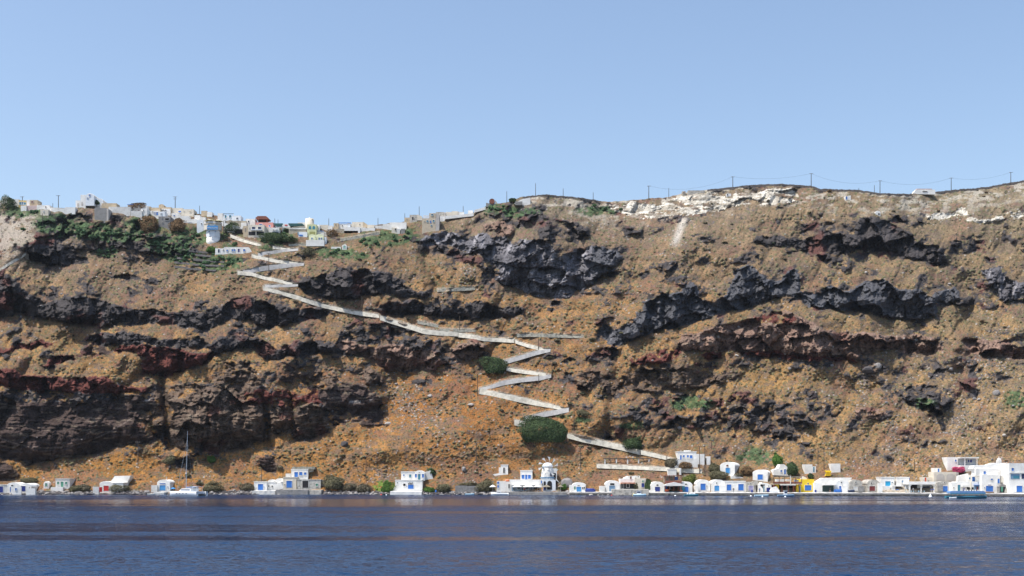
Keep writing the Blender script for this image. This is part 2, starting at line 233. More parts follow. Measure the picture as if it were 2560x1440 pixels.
bld('house', 'small white house with blue door and windows on the restaurant roof terrace', 'house', [(B,1301,1331,1177,1199,'w'),('d',1313,1318.5,1187,1198.5,'b'),('w',1304,1311,1187,1197,'b'),('w',1320,1327,1187,1197,'b')], 6, ref=(1300,1229,5))
bld('arcade', 'white arched base building under the windmill with two dark archways', 'arcade', [(X,1358,1389,1199.5,1224,'bw'),(V,1358.8,1364.5,1203,1206,1214,'dk','archway_shade',-.06,.1),(V,1368,1380,1202,1209,1224,'dk','archway_shade',-.06,.1),(X,1358.5,1364.5,1216,1226,'db','door',-.07,.1)], 7, ref=(1375,1229,1.5))  # both archways are near-black panels, painted shade instead of real recesses
bld('annex', 'narrow white annex with dark opening right of the windmill', 'annex', [(X,1382,1390,1171,1181,'w'),(X,1384,1390,1181,1187,'w'),(X,1383,1389.5,1183,1192,'dk','doorway',-.1,.1),(P,[(1389.6,1170),(1392,1172),(1392,1198),(1402,1211),(1404,1217),(1397,1206),(1389.6,1200)],'w','stair_wall',0,2)], 3, ref=(1375,1229,4))
bld('boathouse', 'low white boathouse with rounded roof and blue door right of the restaurant', 'boathouse', [(V,1432,1464,1207,1213,1230,'w'),(X,1424,1432,1213,1230,'w'),('d',1441,1453,1217,1229,'lb'),('w',1435,1439,1216,1224,'gr'),('v',1444,1449,1213,1214.5,'dk'),('v',1455,1458,1218,1222,'dk'),('v',1459,1462,1217,1222,'dk'),(X,1429,1441,1224,1231,'w','low_wall',-1.2,-.3),(X,1455,1468,1225,1231,'w','low_wall',-1.2,-.3)], 6)
bld('boathouse', 'white vaulted boathouse with a large grey blue door and wide dark vent', 'boathouse', [(V,1514,1550,1202,1212,1229,'w'),('d',1523,1537.5,1214,1228,'gb'),('v',1525,1536,1208,1213,'dk'),(X,1499,1512,1215,1232,'gw','low_wall',-1,3)], 8)
bld('house', 'white house with red tiled canopy over a dark porch and vaulted room above', 'house', [(X,1550.5,1587,1197,1223,'w'),(P,[(1560,1198),(1562,1194),(1572,1190),(1601,1189.5),(1601,1198)],'w','upper_room',1,6),('v',1575,1579,1191,1197,'br'),('v',1594,1597,1191,1193,'dk'),(X,1552,1586,1209,1222,'dk','porch_shade',-.08,.1),(P,[(1550,1209),(1553,1206),(1586,1206),(1588,1209)],'til','tiled_canopy',-1.6,-.1),('w',1555,1559,1210,1221,'b'),('w',1566,1573,1210,1219,'gb')], 7)  # porch shade is a near-black panel on the wall
bld('house', 'cream house wing with a dark doorway between two trees', 'house', [(X,1587.5,1615,1196,1222,'c'),('v',1603.5,1610.5,1208,1218,'db'),('v',1605,1609,1201,1205,'gr')], 6)
bld('boathouse', 'white round vaulted boathouse with a navy door left of the red restaurant', 'boathouse', [(V,1627,1661,1205,1215,1229,'w'),('d',1637,1650,1217,1229,'db'),('v',1641,1646,1211,1214.5,'dk'),(X,1638,1658,1229,1235,'c','slipway',-3,-.1),(X,1622,1637,1225,1234,'w','low_wall',-1.5,-.5)], 8)
bld('boathouse', 'white vaulted boathouse partly hidden by the blue flank of the red restaurant', 'boathouse', [(V,1703,1731,1205,1214,1229,'w'),('d',1710,1721,1217,1230,'b'),('v',1712.5,1717.5,1209,1212,'dk')], 8)
bld('roof_house', 'white box house standing above the red pergola', 'house', [(B,1670,1691,1174,1189,'w'),(X,1699,1703,1170,1187,'w','chimney')], 4)
bld('boathouse', 'white vaulted boathouse with a tall blue paned door, first right of the green bush', 'boathouse', [(V,1741,1776,1200,1211,1227,'w'),('d',1751,1764,1209,1225,'b'),(X,1736,1745,1215,1228,'w','low_wall',-1,2),('v',1766,1768,1214,1216,'dk')], 8)
bld('boathouse', 'white vaulted boathouse with a bright sky blue door and small square vent', 'boathouse', [(V,1780,1812,1200,1209,1228,'w'),('d',1786,1798,1214,1227,'lb'),('v',1790,1793,1206,1209,'dk'),(X,1799,1815,1213,1230,'w','box_wall',-1,2)], 7)
bld('house', 'isolated vaulted white house with a pale blue door high above the row', 'house', [(V,1800,1837,1156,1166,1186,'w'),('d',1814,1825,1169.5,1184,'lb'),('v',1816,1821,1162,1166,'br'),(P,[(1800,1183),(1837,1186),(1837,1192),(1815,1188)],'w','footing',-.1,2)], 12, rot=-22)
bld('slope_wall', 'smooth white sloping roof mass running down behind the blue door row', 'roof', [(P,[(1826,1204),(1828,1190),(1838,1187),(1862,1196),(1886,1202),(1886,1206),(1826,1206)],'w','roof_apron',0,4)], 4, ref=(1850,1205,3))
bld('boathouse', 'vaulted white boathouse with broad blue door set back left of the stepped house', 'boathouse', [(V,1882,1919,1175,1183,1200,'w'),('d',1894,1907,1186,1199,'b')], 11, rot=-20)
bld('house', 'stepped white gabled house with blue door beside the dark tree', 'house', [(P,[(1934,1188),(1934,1175),(1946,1171),(1951,1161),(1960,1160.5),(1967,1166),(1975,1180),(1978,1190)],'w','wall',0,5),('w',1951,1955,1175,1180,'b'),('d',1960,1964.5,1173,1185,'b')], 5)
bld('boathouse', 'low white double boathouse block with two royal blue doors', 'boathouse', [(B,1812,1864,1204,1228,'w'),('d',1817,1828,1211,1226,'b'),('d',1845.5,1859,1210,1226,'b')], 6)
bld('boathouse', 'rough pale stone boathouse with a lilac door', 'boathouse', [(X,1865,1890,1205,1228,'pst'),('d',1871,1883,1214,1227,'li'),('v',1875,1878,1208,1211,'dk')], 6)
bld('boathouse', 'white boathouse with a small dark blue door left of the yellow restaurant', 'boathouse', [(X,1896,1912,1211,1230,'w'),(P,[(1900,1212),(1905,1206),(1918,1208),(1929,1213),(1929,1229),(1912,1229)],'w','wall',0,4),('d',1916,1926,1219,1229,'db'),('v',1920,1922,1214,1216,'dk'),('d',1908,1911,1215,1231,'te'),(X,1885,1897,1203,1213,'pst','rough_wall',1,4)], 5)
bld('kiosk', 'small white cube house with a blue side door on the slope', 'house', [(X,2012,2031,1161,1181,'w'),(X,2031.2,2040,1166,1180,'w'),(X,2033,2036,1167,1180,'te','door',-.06,.1)], 4)
bld('kiosk', 'plain white windowless cube house beside the yellow steps', 'house', [(X,2078,2101,1159,1178,'w')], 4)
bld('yellow_steps', 'flight of bright yellow painted steps on the slope beside the plain cube house', 'steps', [(P,[(2063,1190),(2066,1183),(2062,1176),(2079,1177),(2076,1184),(2077,1190)],'y','steps',0,.8)]+[(P,[(2064,1189-k*3),(2064,1188-k*3),(2077,1188-k*3),(2077,1189-k*3)],'y','tread',-.35+k*.0,0) for k in range(4)], .8)
bld('boathouse', 'bright yellow boathouse with a blue door', 'boathouse', [(X,2002,2035,1198,1227,'y'),('d',2012,2028,1213,1226,'b'),('v',2018.5,2021.5,1207,1210.5,'dk'),('d',1997.5,2001,1215,1231,'te'),(P,[(2006,1198),(2010,1191),(2016,1193),(2020,1198)],'w','chimney_hood',1,3)], 6)
bld('boathouse', 'white boathouse with deep dark green porch and awning right of the yellow one', 'boathouse', [(X,2036,2055,1207,1229,'w'),(X,2055.2,2088,1210,1229,'w'),(P,[(2040,1207),(2060,1195),(2133,1194),(2127,1204),(2090,1210),(2055,1213)],'w','roof_apron',1.5,5),(X,2056,2084,1213,1229,'dg','porch_shade',-.08,.1),(P,[(2054,1213),(2058,1210.5),(2088,1210.5),(2090,1213)],'w','awning',-1.8,-.1)], 5)  # dark green panel paints the shade inside the porch
bld('boathouse', 'white vaulted boathouse with a blue hatch behind a white box wall', 'boathouse', [(V,2088,2123,1201,1210,1230,'w'),('v',2102,2105,1204.5,1208,'dk'),('d',2098,2104,1215,1222,'b'),(X,2103,2117,1215,1231,'w','box_wall',-1.2,-.1)], 8)
bld('boathouse', 'weathered stone vaulted boathouse with a white door', 'boathouse', [(V,2124,2156,1200,1209,1229,'pst'),('v',2138,2141,1204,1208,'dk'),('d',2134,2144,1217,1227,'w'),(X,2145,2157,1215,1230,'gst','rough_wall',-1,-.1),(X,2157.5,2168,1215,1230,'pst','rough_wall',.5,2)], 8)
bld('boathouse', 'weathered vaulted boathouse with a dark red door', 'boathouse', [(V,2169,2199,1200,1210,1229,'pst'),('d',2173,2187.5,1215,1227,'dr'),('v',2177,2180,1206,1210,'dk'),(X,2193.5,2204,1208,1229,'w','side_wall',-1,-.05)], 8)
bld('house', 'white house with a bright turquoise square door above a ramp', 'house', [(B,2203,2236,1194,1216,'w'),('d',2213,2226,1203,1216,'tq'),('w',2229,2232,1205,1208,'te'),(P,[(2204,1230),(2204,1215),(2226,1215),(2218,1230)],'w','ramp_wall',-1.5,-.05)], 6)
bld('house', 'plain white block house with one square grey window', 'house', [(B,2242,2273,1194,1214,'w'),('w',2254,2258.5,1201,1206.5,'gb'),(X,2274,2277,1195,1200,'b','barrel',1,2)], 5)
bld('kiosk', 'small open white kiosk with a low blue gate on the quay', 'kiosk', [(X,2226,2253,1213,1216,'w','roof',-2,2),(X,2226,2234,1216,1233,'w','wall',-1.8,0),(X,2240,2251,1216,1226,'dk','opening',-.2,.1),(X,2235,2252,1216,1232,'w','back_wall',.1,2),(X,2243,2253,1225,1233,'w','counter',-1.9,-1.4),(X,2235.5,2243,1223,1232,'b','gate',-1.9,-1.7)], 2)
bld('outhouse', 'low cream wall with an orange red door above the blue taverna', 'outhouse', [(X,2306,2337,1193,1206,'c'),('d',2311,2316,1193.5,1205,'or'),(X,2319,2323,1201,1204.5,'gst','vent_box',-.1,.3)], 3)
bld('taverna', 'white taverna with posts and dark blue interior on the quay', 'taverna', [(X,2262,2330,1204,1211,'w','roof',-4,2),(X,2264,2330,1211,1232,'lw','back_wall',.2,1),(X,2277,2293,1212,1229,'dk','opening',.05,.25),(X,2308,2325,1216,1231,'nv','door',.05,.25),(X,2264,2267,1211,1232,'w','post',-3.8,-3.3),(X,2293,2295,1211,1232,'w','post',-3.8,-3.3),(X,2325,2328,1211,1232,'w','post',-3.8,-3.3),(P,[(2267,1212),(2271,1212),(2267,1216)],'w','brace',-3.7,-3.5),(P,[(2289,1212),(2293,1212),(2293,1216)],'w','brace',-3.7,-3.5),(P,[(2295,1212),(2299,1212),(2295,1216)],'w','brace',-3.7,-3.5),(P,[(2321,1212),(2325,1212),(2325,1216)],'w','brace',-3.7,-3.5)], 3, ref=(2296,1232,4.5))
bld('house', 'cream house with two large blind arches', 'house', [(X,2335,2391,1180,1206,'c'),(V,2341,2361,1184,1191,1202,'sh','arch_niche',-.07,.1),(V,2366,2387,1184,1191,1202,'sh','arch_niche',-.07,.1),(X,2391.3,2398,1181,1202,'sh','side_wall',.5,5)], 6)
bld('roof_room', 'small white rooftop room with a blue door above the arched cream house', 'house', [(X,2335,2353,1170,1181,'w'),('d',2344,2348,1171.5,1180,'b')], 3, ref=(2363,1206,4.5))
bld('house', 'white hillside house with pillared veranda and blue windows', 'house', [(X,2368,2395,1143,1168,'w'),(X,2395.3,2442,1143,1146,'w','roof',-2,4),(X,2395.3,2442,1146,1164,'lw','back_wall',1,4),('w',2387,2391,1149,1154,'b'),('d',2410,2413.5,1148,1161,'db'),('w',2419,2423,1149,1156,'db'),('w',2424.5,2430,1149,1156,'db'),(X,2395.3,2444,1163,1172,'w','terrace_wall',-2,0),(X,2407,2408.3,1146,1163,'w','pillar',-1.9,-1.6),(X,2437,2438.3,1146,1163,'w','pillar',-1.9,-1.6),(X,2395.3,2438,1158,1158.6,'gw','railing',-1.9,-1.8)], 6)
bld('boathouse', 'rough stone boathouse with a royal blue door below the arched house', 'boathouse', [(P,[(2342,1230),(2342,1206),(2358,1203),(2372,1204),(2379,1210),(2379,1230)],'pst','wall',0,4),('d',2355.5,2369,1215,1229,'b'),('v',2360,2363,1205,1208,'dk'),(X,2343,2355,1213,1229,'gst','timber_stack',-1,-.1)], 4)
bld('house', 'white front room with one small window and teal door beside the tour boat', 'house', [(X,2379.3,2392,1206,1231,'w'),(X,2392.2,2456,1204,1231,'w'),('v',2383,2385.5,1218,1221,'dk'),('d',2394,2400.5,1212,1229,'te'),(X,2402,2420,1212,1217,'w','fascia',-1.4,-.1),('w',2407,2413,1219,1228,'li'),(X,2417,2434,1218,1230,'dk','opening',-.06,.1),(X,2435,2456,1213,1229,'gb','opening',-.06,.1),(X,2434,2456,1212,1213.2,'b','fascia',-.9,-.05),(X,2441,2444,1217,1229,'dr','cloth',-.3,-.1)], 5)
bld('house', 'upper white room with a royal blue door flanked by two small windows', 'house', [(X,2419,2453,1187,1205,'w'),('d',2430,2437,1192,1205,'b'),('w',2422,2426,1193.5,1198,'gb'),('w',2442,2446,1193.5,1198,'gb'),(P,[(2398,1206),(2399,1190),(2425,1184),(2425,1206)],'w','stair_wall',1.5,3)], 4, ref=(2425,1231,5.5))
bld('house', 'large white house with sloping roofline and a big royal blue boat door', 'house', [(X,2455,2494,1187,1231,'w'),(X,2445,2522,1172,1190,'w','upper_wall',2,6),(P,[(2440,1172),(2444,1164),(2480,1162),(2496,1157),(2522,1157),(2522,1172)],'w','upper_roof',3,7),('w',2464,2470,1178,1185,'b',1.9),('w',2476.5,2482,1196.5,1200,'b'),('d',2493.5,2499,1197,1208,'b'),(X,2493.6,2501,1187,1232,'w','side_wall',.1,5),('d',2464.5,2482.5,1214.5,1230,'b'),('v',2469,2478,1211.5,1214.4,'db'),('v',2460.5,2462.5,1217.5,1221,'b')], 6)
bld('belfry', 'small white belfry with a cross on the big sloping roof', 'belfry', [(X,2496,2504,1150,1159,'w'),(V,2497,2503,1145,1148,1151,'w','cupola',.3,1.4),(X,2499.4,2500.4,1141,1146,'w','cross',.8,1)], 2, ref=(2475,1231,7.5))
bld('boathouse', 'dark cave boathouse with a green door and concrete arch', 'boathouse', [(V,2498,2519,1212,1218,1232,'gst'),(X,2500,2514,1217,1231,'dk','opening',-.1,.1),(X,2502,2507,1217,1229,'gr','door',-.2,-.1),(P,[(2510,1232),(2512,1222),(2519,1219),(2524,1232)],'pst','rubble',-.8,-.2)], 5)
bld('house', 'tall white house with veranda openings and blue door at the right edge', 'house', [(X,2523,2640,1158,1232,'w'),('w',2528.5,2534.5,1170,1177,'b'),(X,2526.5,2549,1185,1197,'gb','veranda_opening',-.08,.1),(X,2533,2548,1189.5,1196.5,'te','shutter',-.12,-.09),(X,2554,2575,1185,1197,'nv','veranda_opening',-.08,.1),('d',2541,2555.5,1214.5,1230,'b'),(X,2524,2640,1181,1182.2,'w','ledge',-.3,-.01)], 8)
# --- house on the slope above the bay
bld('house', 'small white hillside house with four blue shutters beside two utility poles', 'house', [(B,1694,1741,1130,1157,'w'),(X,1741.2,1763,1135,1160,'w'),(X,1767,1776,1141,1154,'w'),('d',1700,1704,1138,1149,'b'),('w',1707,1711.5,1138,1143.5,'b'),('w',1717,1722,1138,1143.5,'b'),('w',1724.5,1731,1138,1146,'b'),(X,1712,1728,1125.5,1130,'w','roof_box',1,3),(X,1685,1742,1150,1161,'w','terrace_wall',-2.5,-.6)], 6)
# --- clifftop village
bld('house', 'low white house between the church dome and the rough tan house', 'house', [(X,252,262,511,519,'w'),(X,262.3,276,514,521,'gw')], 4)
bld('house', 'white flat house with a tiny dark window left of the tan flat house', 'house', [(X,352,368,521,534,'w'),('v',358,360,525,528,'dk')], 4, dy=-2)
bld('house', 'white low house between the chapel and the house with the dark blue band', 'house', [(X,428.5,446,533,545,'w'),('v',434,437,537,540,'b')], 4, dy=-2)
bld('house', 'white stepped house directly right of the blue windowed cream house', 'house', [(X,486,500,538,550,'w'),(X,500.3,514,543,552,'gw')], 4)
bld('wall', 'long white terrace wall under the framed roof terrace house', 'wall', [(X,540,562,549,557,'w'),(X,602.5,616,557,565,'w')], 2, dy=-2)
bld('house', 'small white house left of the skyline mill', 'house', [(X,744,762,556,565,'w'),('v',750,752,559,561,'gb')], 4, dy=1)
bld('house', 'white house with a flat blue door between mill and flat cream house', 'house', [(X,788,799,562,573,'w'),('d',792,794.5,566,572,'b')], 4)
bld('house', 'cream stepped house right of the blue framed house', 'house', [(X,877.5,884,560,570,'c'),(X,918.3,936,562,571,'c')], 4)
bld('house', 'white cube pair at the left foot of the long skyline wall', 'house', [(X,1100,1112,541,549,'w'),(X,1148.3,1160,530,537,'w')], 3)
bld('house', 'small white cube house at the far left of the clifftop', 'house', [(X,-40,0,500,520,'w'),(X,5,16,492,508,'w')], 5)
bld('house', 'low white clifftop house left of the yellow one', 'house', [(X,16,47,498,513,'w')], 5)
bld('house', 'yellow clifftop house with green shutters', 'house', [(X,47,66,501,514,'y2'),('w',48.5,53,505,512,'te'),('w',54,59,505,512,'gb'),('w',60,65,506,512,'te')], 5)
bld('house', 'white house between the yellow and the tan clifftop houses', 'house', [(X,66.5,74,500,515,'w')], 5)
bld('house', 'tan stone house with broken wall on the left clifftop', 'house', [(X,74.5,94,500,513,'t'),('v',78,84,503,507,'br')], 5)
bld('house', 'long low white house below the yellow clifftop house', 'house', [(X,92,124,513,525,'w'),(X,52,66,514,524,'w'),('v',113,116,516,519,'br')], 5)
bld('house', 'low pinkish walled house below the yellow clifftop house', 'house', [(X,66.3,91.7,514,524,'pk2')], 5)
bld('house', 'pale cream cube house standing over the black outcrop at the left', 'house', [(X,101,121,524,537,'c'),('v',108,111,527,530,'w')], 5)
bld('wall', 'long low white clifftop wall left of the church', 'wall', [(X,124,146,519,529,'w'),(X,146.5,162,521,528,'w'),(X,162.5,188,518,527,'w')], 3)
bld('church', 'white church with blue trimmed vaulted front and small dome on the left skyline', 'church', [(X,189,201,501,519,'w'),(X,201.2,214,487,519,'w'),(V,214.2,235,484,491,514,'bw','nave',0,9),(V,203.5,207.5,505,508,514,'sh','arch_niche',-.06,.1),(V,193,198,508,510,516,'sh','arch_niche',-.06,.1),('w',222,226,486,490,'b'),('w',217,221,494,496,'b'),(V,235.2,252,493,500,514,'bw','dome',3,9)], 8)  # nave and dome take the bluish white that paints their shade
bld('house', 'rough tan walled house right of the church', 'house', [(X,254,291,508,520,'t'),(X,238,254,514,522,'pst')], 5)
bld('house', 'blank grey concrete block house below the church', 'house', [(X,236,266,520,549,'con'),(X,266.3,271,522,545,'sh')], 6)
bld('house', 'long pale cream house on the clifftop right of the grey block', 'house', [(X,271.3,326,517,532,'gw')], 5)
bld('house', 'white house with a blue painted roof edge on the clifftop', 'house', [(X,319,343,512,529,'w'),(X,318.5,344,511,512.2,'b','roof_edge',-.2,1),('v',344.5,349,526,529,'dr'),(X,343.2,368,514,529,'w')], 5)
bld('house', 'low grey blue walled house at the edge of the dark ravine', 'house', [(X,327,355,527,541,'gw')], 5)
bld('house', 'tan flat house left of the rounded chapel gable', 'house', [(X,368.5,376,516,528,'t'),(X,376.2,400,519,528,'t')], 5)
bld('chapel', 'tan chapel with rounded gable and low wing', 'chapel', [(V,397,410,511,515,529,'t'),(X,410.2,428,518,529,'t')], 6)
bld('house', 'small white house with blue arched doors in the left village', 'house', [(X,373,396,527,539,'w'),('d',386.5,388.5,530,537,'b'),('d',391,395,530,538,'b'),('v',381,383,529,531,'dk')], 5)
bld('house', 'white house with a dark blue window band in the left village', 'house', [(X,400,426,522,533,'w'),('w',405.5,410,524,527,'nv'),('w',411,416,524.5,527,'nv')], 5)
bld('house', 'white cube house in front of the chapel in the left village', 'house', [(X,396.3,412,529,542,'bw'),('v',401.5,403,533,537,'gb'),('v',404,406,533,537,'gb')], 5, dy=-3)
bld('house', 'long cream house with a blue window under the tall antenna pole', 'house', [(X,427,457,520,539,'c'),(X,457.2,484,523,537,'c'),('w',446,452.5,527,531,'b'),('v',459,461,527,529,'dk'),('v',473,478,528,530,'t')], 6)
bld('house', 'unplastered grey block house with a dark opening over the ravine', 'house', [(X,396,426,541,568,'con'),('v',413,423,545.5,551,'dk'),('v',404,406,543.5,546,'dk'),('v',405.5,408,555.5,558,'dk')], 6)
bld('wall', 'long white retaining wall house in the middle of the left village', 'wall', [(X,446,472,540,556,'w'),(X,472.3,492,548,562,'w'),('w',468,480,556,562,'lw')], 5)
bld('house', 'small tan hut on the brown knoll of the clifftop', 'house', [(X,503,517,527,535,'t')], 4)
bld('house', 'small white hut on the brown knoll of the clifftop', 'house', [(X,517.3,530,530,538,'w')], 4)
bld('house', 'white house with a framed roof terrace on the village skyline', 'house', [(X,544,557,533,549,'w'),(X,557.5,584,540,552,'bw'),(X,557,584,534,535,'dk','terrace_beam',-.1,.1),(X,557,558,535,541,'dk','terrace_post',-.1,.1),(X,583,584,535,541,'w','terrace_post',-.1,.1),('w',562,566,538,545,'te'),('w',573,578,538,544,'te')], 5)
bld('house', 'pale house with one small navy window on the village skyline', 'house', [(X,584.3,602,539,553,'bw'),('w',591,595,544,548,'nv')], 5)
bld('house', 'small white cube house left of the pink building', 'house', [(X,614,638,547,562,'w'),('w',620,623,552,556,'dk')], 5)
bld('wall', 'long grey stone wall below the skyline houses', 'wall', [(X,560,616,552,562,'s')], 2)
bld('wall', 'white sloping wall above the cream hotel', 'wall', [(P,[(558,580),(558,556),(572,560),(606,568),(606,582)],'w','wall',0,2),(X,588,606,573,583,'dk','porch_shade',-.1,.1)], 2)  # near-black panel paints the inner shade of the porch
bld('pink_house', 'pink house with a brown hipped roof over a dark open loggia', 'house', [(X,639,683,556,570,'pk'),(X,644,666,543,556.5,'br','loggia',1,5),(P,[(638,545),(644,540),(665,540),(671,545),(669,548),(640,548)],'br','roof',0,6),(X,646,664,548,554,'dk','opening',.9,1.1),('w',648,655.5,560,564,'b'),('w',672,676,563,567,'b')], 6)
bld('hotel', 'cream two storey hotel with balconies and dark ground floor openings', 'hotel', [(X,620,661,562,592,'c'),(X,608,619.7,565,594,'t'),('w',630,638,567,576,'nv'),('w',645,653,567,576,'nv'),('w',623,626,569,571,'dk'),(X,621.5,638.5,579,588,'dk','opening',-.06,.1),(X,641.5,660,579,588,'dk','opening',-.06,.1),(X,628,655,574,576.6,'lw','balcony',-.9,-.02),('v',612,614,570,576,'br')], 7)
bld('house', 'white house wall with a navy blue painted panel beside the green trees', 'house', [(X,661.3,672,568,584,'c'),(X,672.3,698,569,585,'w'),('w',682,686,574,576,'nv'),('w',689,695,574,576,'gb'),(X,681,697,579,582,'nv','painted_panel',-.06,.05)], 5)
bld('restaurant', 'white restaurant with a dark green awning and red oval sign', 'restaurant', [(X,705,728,564,573,'w'),(X,732,762,564,572,'w'),(P,[(684,560),(708,560),(708,566),(690,566)],'awn','awning',-1.5,1),(P,[(722,560),(757,560),(762,565),(724,567)],'awn','awning',-1.5,1),(P,[(707,565),(712,561),(722,562),(728,570),(708,571)],'w','gable',-1.7,-1.5),(P,[(713,564.5),(716,563.6),(720,564),(721,565.5),(718,566.6),(714,566.2)],'rd','sign',-1.8,-1.7)], 4)
bld('wall', 'tan terrace wall under the restaurant with the green awning', 'wall', [(X,722,766,572,580,'s'),(X,724,766,571,573,'w','coping',-.2,.4)], 3)
bld('house', 'white house with bright blue railing left of the yellow green tower', 'house', [(X,746,768,580,591,'bw'),(X,744,746,580,588,'te','post',-.1,.1),(X,748,757,587,590,'b','railing',-.3,-.1)], 4)
bld('house', 'yellow green tower house with two arched windows', 'house', [(X,768,791,561,590,'yg'),(V,771.5,778.5,565,569,573,'te','window',-.06,.1),(V,781,788,565,569,573,'te','window',-.06,.1),(X,774,788,579,586,'ol','opening',-.06,.1)], 6)
bld('house', 'left of two pale yellow vaulted rooms below the tower house', 'house', [(V,772,788.8,586,593,601,'py'),('w',778,782,594,599,'gb')], 5, dy=-4)
bld('house', 'right of two pale yellow vaulted rooms below the tower house', 'house', [(V,789.2,809,586,593,601,'py'),('w',796,800.5,594,600,'gb'),('w',802.5,805.5,594,600,'gb'),(X,809.2,815,591,602,'bw','side_wall',1,4)], 5, dy=-4)
bld('wall', 'white parapet wall below the pale yellow vaults', 'wall', [(X,765,810,600,606.5,'w')], 2, dy=-6)
bld('house', 'white house with blue roof edge right of the tower house', 'house', [(X,791.3,810,578,588,'w'),(X,791.3,810,577.2,578.2,'b','roof_edge',-.15,.5),(X,811,831,580,590,'gw')], 4)
bld('house', 'flat cream house on the skyline right of the mill', 'house', [(X,799,820,562,572,'c'),(X,820.3,831,564,572,'w')], 5)
bld('house', 'small tan cube house with one window on the skyline', 'house', [(X,834,846,558,570,'t'),('v',838,840,560,562,'dk')], 5)
bld('house', 'white house with a blue frame on the skyline right of the mill', 'house', [(X,846.3,868,560,570,'w'),(X,846,877,556.6,557.8,'b','roof_edge',-.2,.5),(X,868.3,876,558,569,'bw'),('v',855,857,563,566,'dk')], 5)
bld('wall', 'long cream terrace wall stepping along the clifftop', 'wall', [(X,833,860,572,582,'s'),(X,860.3,900,568,576,'w'),(X,860,895,577,584,'w')], 3)
bld('house', 'cream flat house at the end of the long terrace wall', 'house', [(X,880,907,555,569,'c'),(P,[(907.2,569),(907.2,554),(918,561),(918,569)],'t','side_wall',0,4),('v',898,901,560,562,'dk')], 5)
bld('wall', 'white clifftop terrace wall right of the cream flat house', 'wall', [(X,880,914,569,577,'w'),(X,914.2,937,570,577,'w')], 3)
bld('wall', 'white stepped terrace wall under the grassy knoll', 'wall', [(X,937.2,957,564,573,'gw'),(X,957.2,974,560,570,'w'),(X,974.2,1016,556,567,'w')], 3)
bld('house', 'little square tan house with a dark window among the cactus', 'house', [(X,979,992,569,583,'c'),('v',987,990,571,576,'dk'),(X,992.2,1000,572,584,'gw'),(X,1002,1012,572,586,'gst')], 4)
bld('house', 'low tan house at the left of the skyline group', 'house', [(X,1011,1024,544,554,'t'),('v',1016,1018,547,548.5,'dk')], 4)
bld('house', 'weathered cream house with a dark doorway on the skyline', 'house', [(X,1024,1043,537,551,'pst'),(P,[(1043.2,551),(1043.2,536),(1055,541),(1055,551)],'c','side_wall',0,5),('d',1030,1034,542,549,'dk')], 5)
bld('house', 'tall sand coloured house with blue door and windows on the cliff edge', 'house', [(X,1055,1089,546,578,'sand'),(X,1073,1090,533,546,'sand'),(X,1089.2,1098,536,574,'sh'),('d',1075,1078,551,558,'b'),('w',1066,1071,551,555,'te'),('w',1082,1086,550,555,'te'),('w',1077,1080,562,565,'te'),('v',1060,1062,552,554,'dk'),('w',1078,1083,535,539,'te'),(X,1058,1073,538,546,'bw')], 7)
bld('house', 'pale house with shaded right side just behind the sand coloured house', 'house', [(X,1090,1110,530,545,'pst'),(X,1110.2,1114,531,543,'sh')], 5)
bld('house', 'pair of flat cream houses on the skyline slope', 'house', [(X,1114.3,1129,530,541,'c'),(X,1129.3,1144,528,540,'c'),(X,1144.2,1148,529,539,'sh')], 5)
bld('wall', 'long low white wall on the skyline slope', 'wall', [(P,[(1112,548),(1114,540),(1184,533),(1184,540)],'w','wall',0,2)], 2)
bld('house', 'tiny white cube house at the top of the long skyline wall', 'house', [(X,1170,1182,526,536,'w')], 4)
bld('wall', 'white wall climbing the skyline to the ruined mill', 'wall', [(P,[(1184,532),(1186,525),(1214,517),(1214,524)],'w','wall',0,2)], 2)
bld('house', 'flat white house with sloping wall on the hump of the skyline', 'house', [(P,[(1285,509),(1305,498),(1326,494),(1326,512),(1308,514)],'w','wall',0,4),(X,1288,1306,506,515,'gst','stone_hut',-2,-.2)], 4)
bld('farmhouse', 'lone white farmhouse on the far right skyline', 'house', [(P,[(2281,485),(2290,474),(2338,474),(2338,486)],'w','wall',0,4),(X,2292,2330,471.6,474,'pk2','roof_strip',0,3),('v',2306,2318,477,479,'dk')], 5)
bld('hut', 'tiny white hut with a blue door under the right skyline', 'hut', [(X,2113,2121,490,499,'w'),(X,2121.2,2127,489,497,'w'),('d',2114.5,2118,491,498.5,'b')], 2.5)
bld('hut', 'tiny white hut with a navy opening on the pumice slope', 'hut', [(X,1816,1828,484,490,'w'),('v',1817,1820,485,489,'nv')], 2.5)
bld('hut', 'small stone hut half buried at the top of the pumice cliff', 'hut', [(X,1706,1714,478,484,'s'),(X,1720,1762,476,482,'pst'),('v',1708,1711,480,483,'br')], 2.5)
bld('hut', 'small arched cave entrance with white surround on the right slope', 'hut', [(V,2189,2201,528,532,537,'w'),(V,2195,2199,533,534,537,'dk','opening',-.1,.1)], 2)
bld('house', 'low white house with blue shutters standing over the cactus terraces', 'house', [(X,538,560,621,633,'w'),(X,560.2,622,618,634,'w'),('d',545,549,623,631,'nv'),('v',557,560,624,626,'dk'),('w',566,570,624,628,'b'),('w',579,583,623,628,'b'),('w',584,588,623,628,'b'),('d',594.5,599,622,630,'dp'),('w',608,613,623,628,'b'),(P,[(622.2,634),(622.2,619),(632,633),(632,636)],'w','side_wall',0,3),(X,580,625,634,640,'s','footing',-.2,1),(X,591,596,616.5,619,'br','chimney',.5,1.2)], 5)
bld('shrine', 'tiny white vaulted shrine with a mint door on the grassy upper slope', 'shrine', [(V,855,867,612,617,622,'w'),('d',858.5,863.5,614,621,'mi')], 2.5)
bld('wall', 'short white wall left of the mint doored shrine', 'wall', [(X,828,852,617,620,'w')], .6)
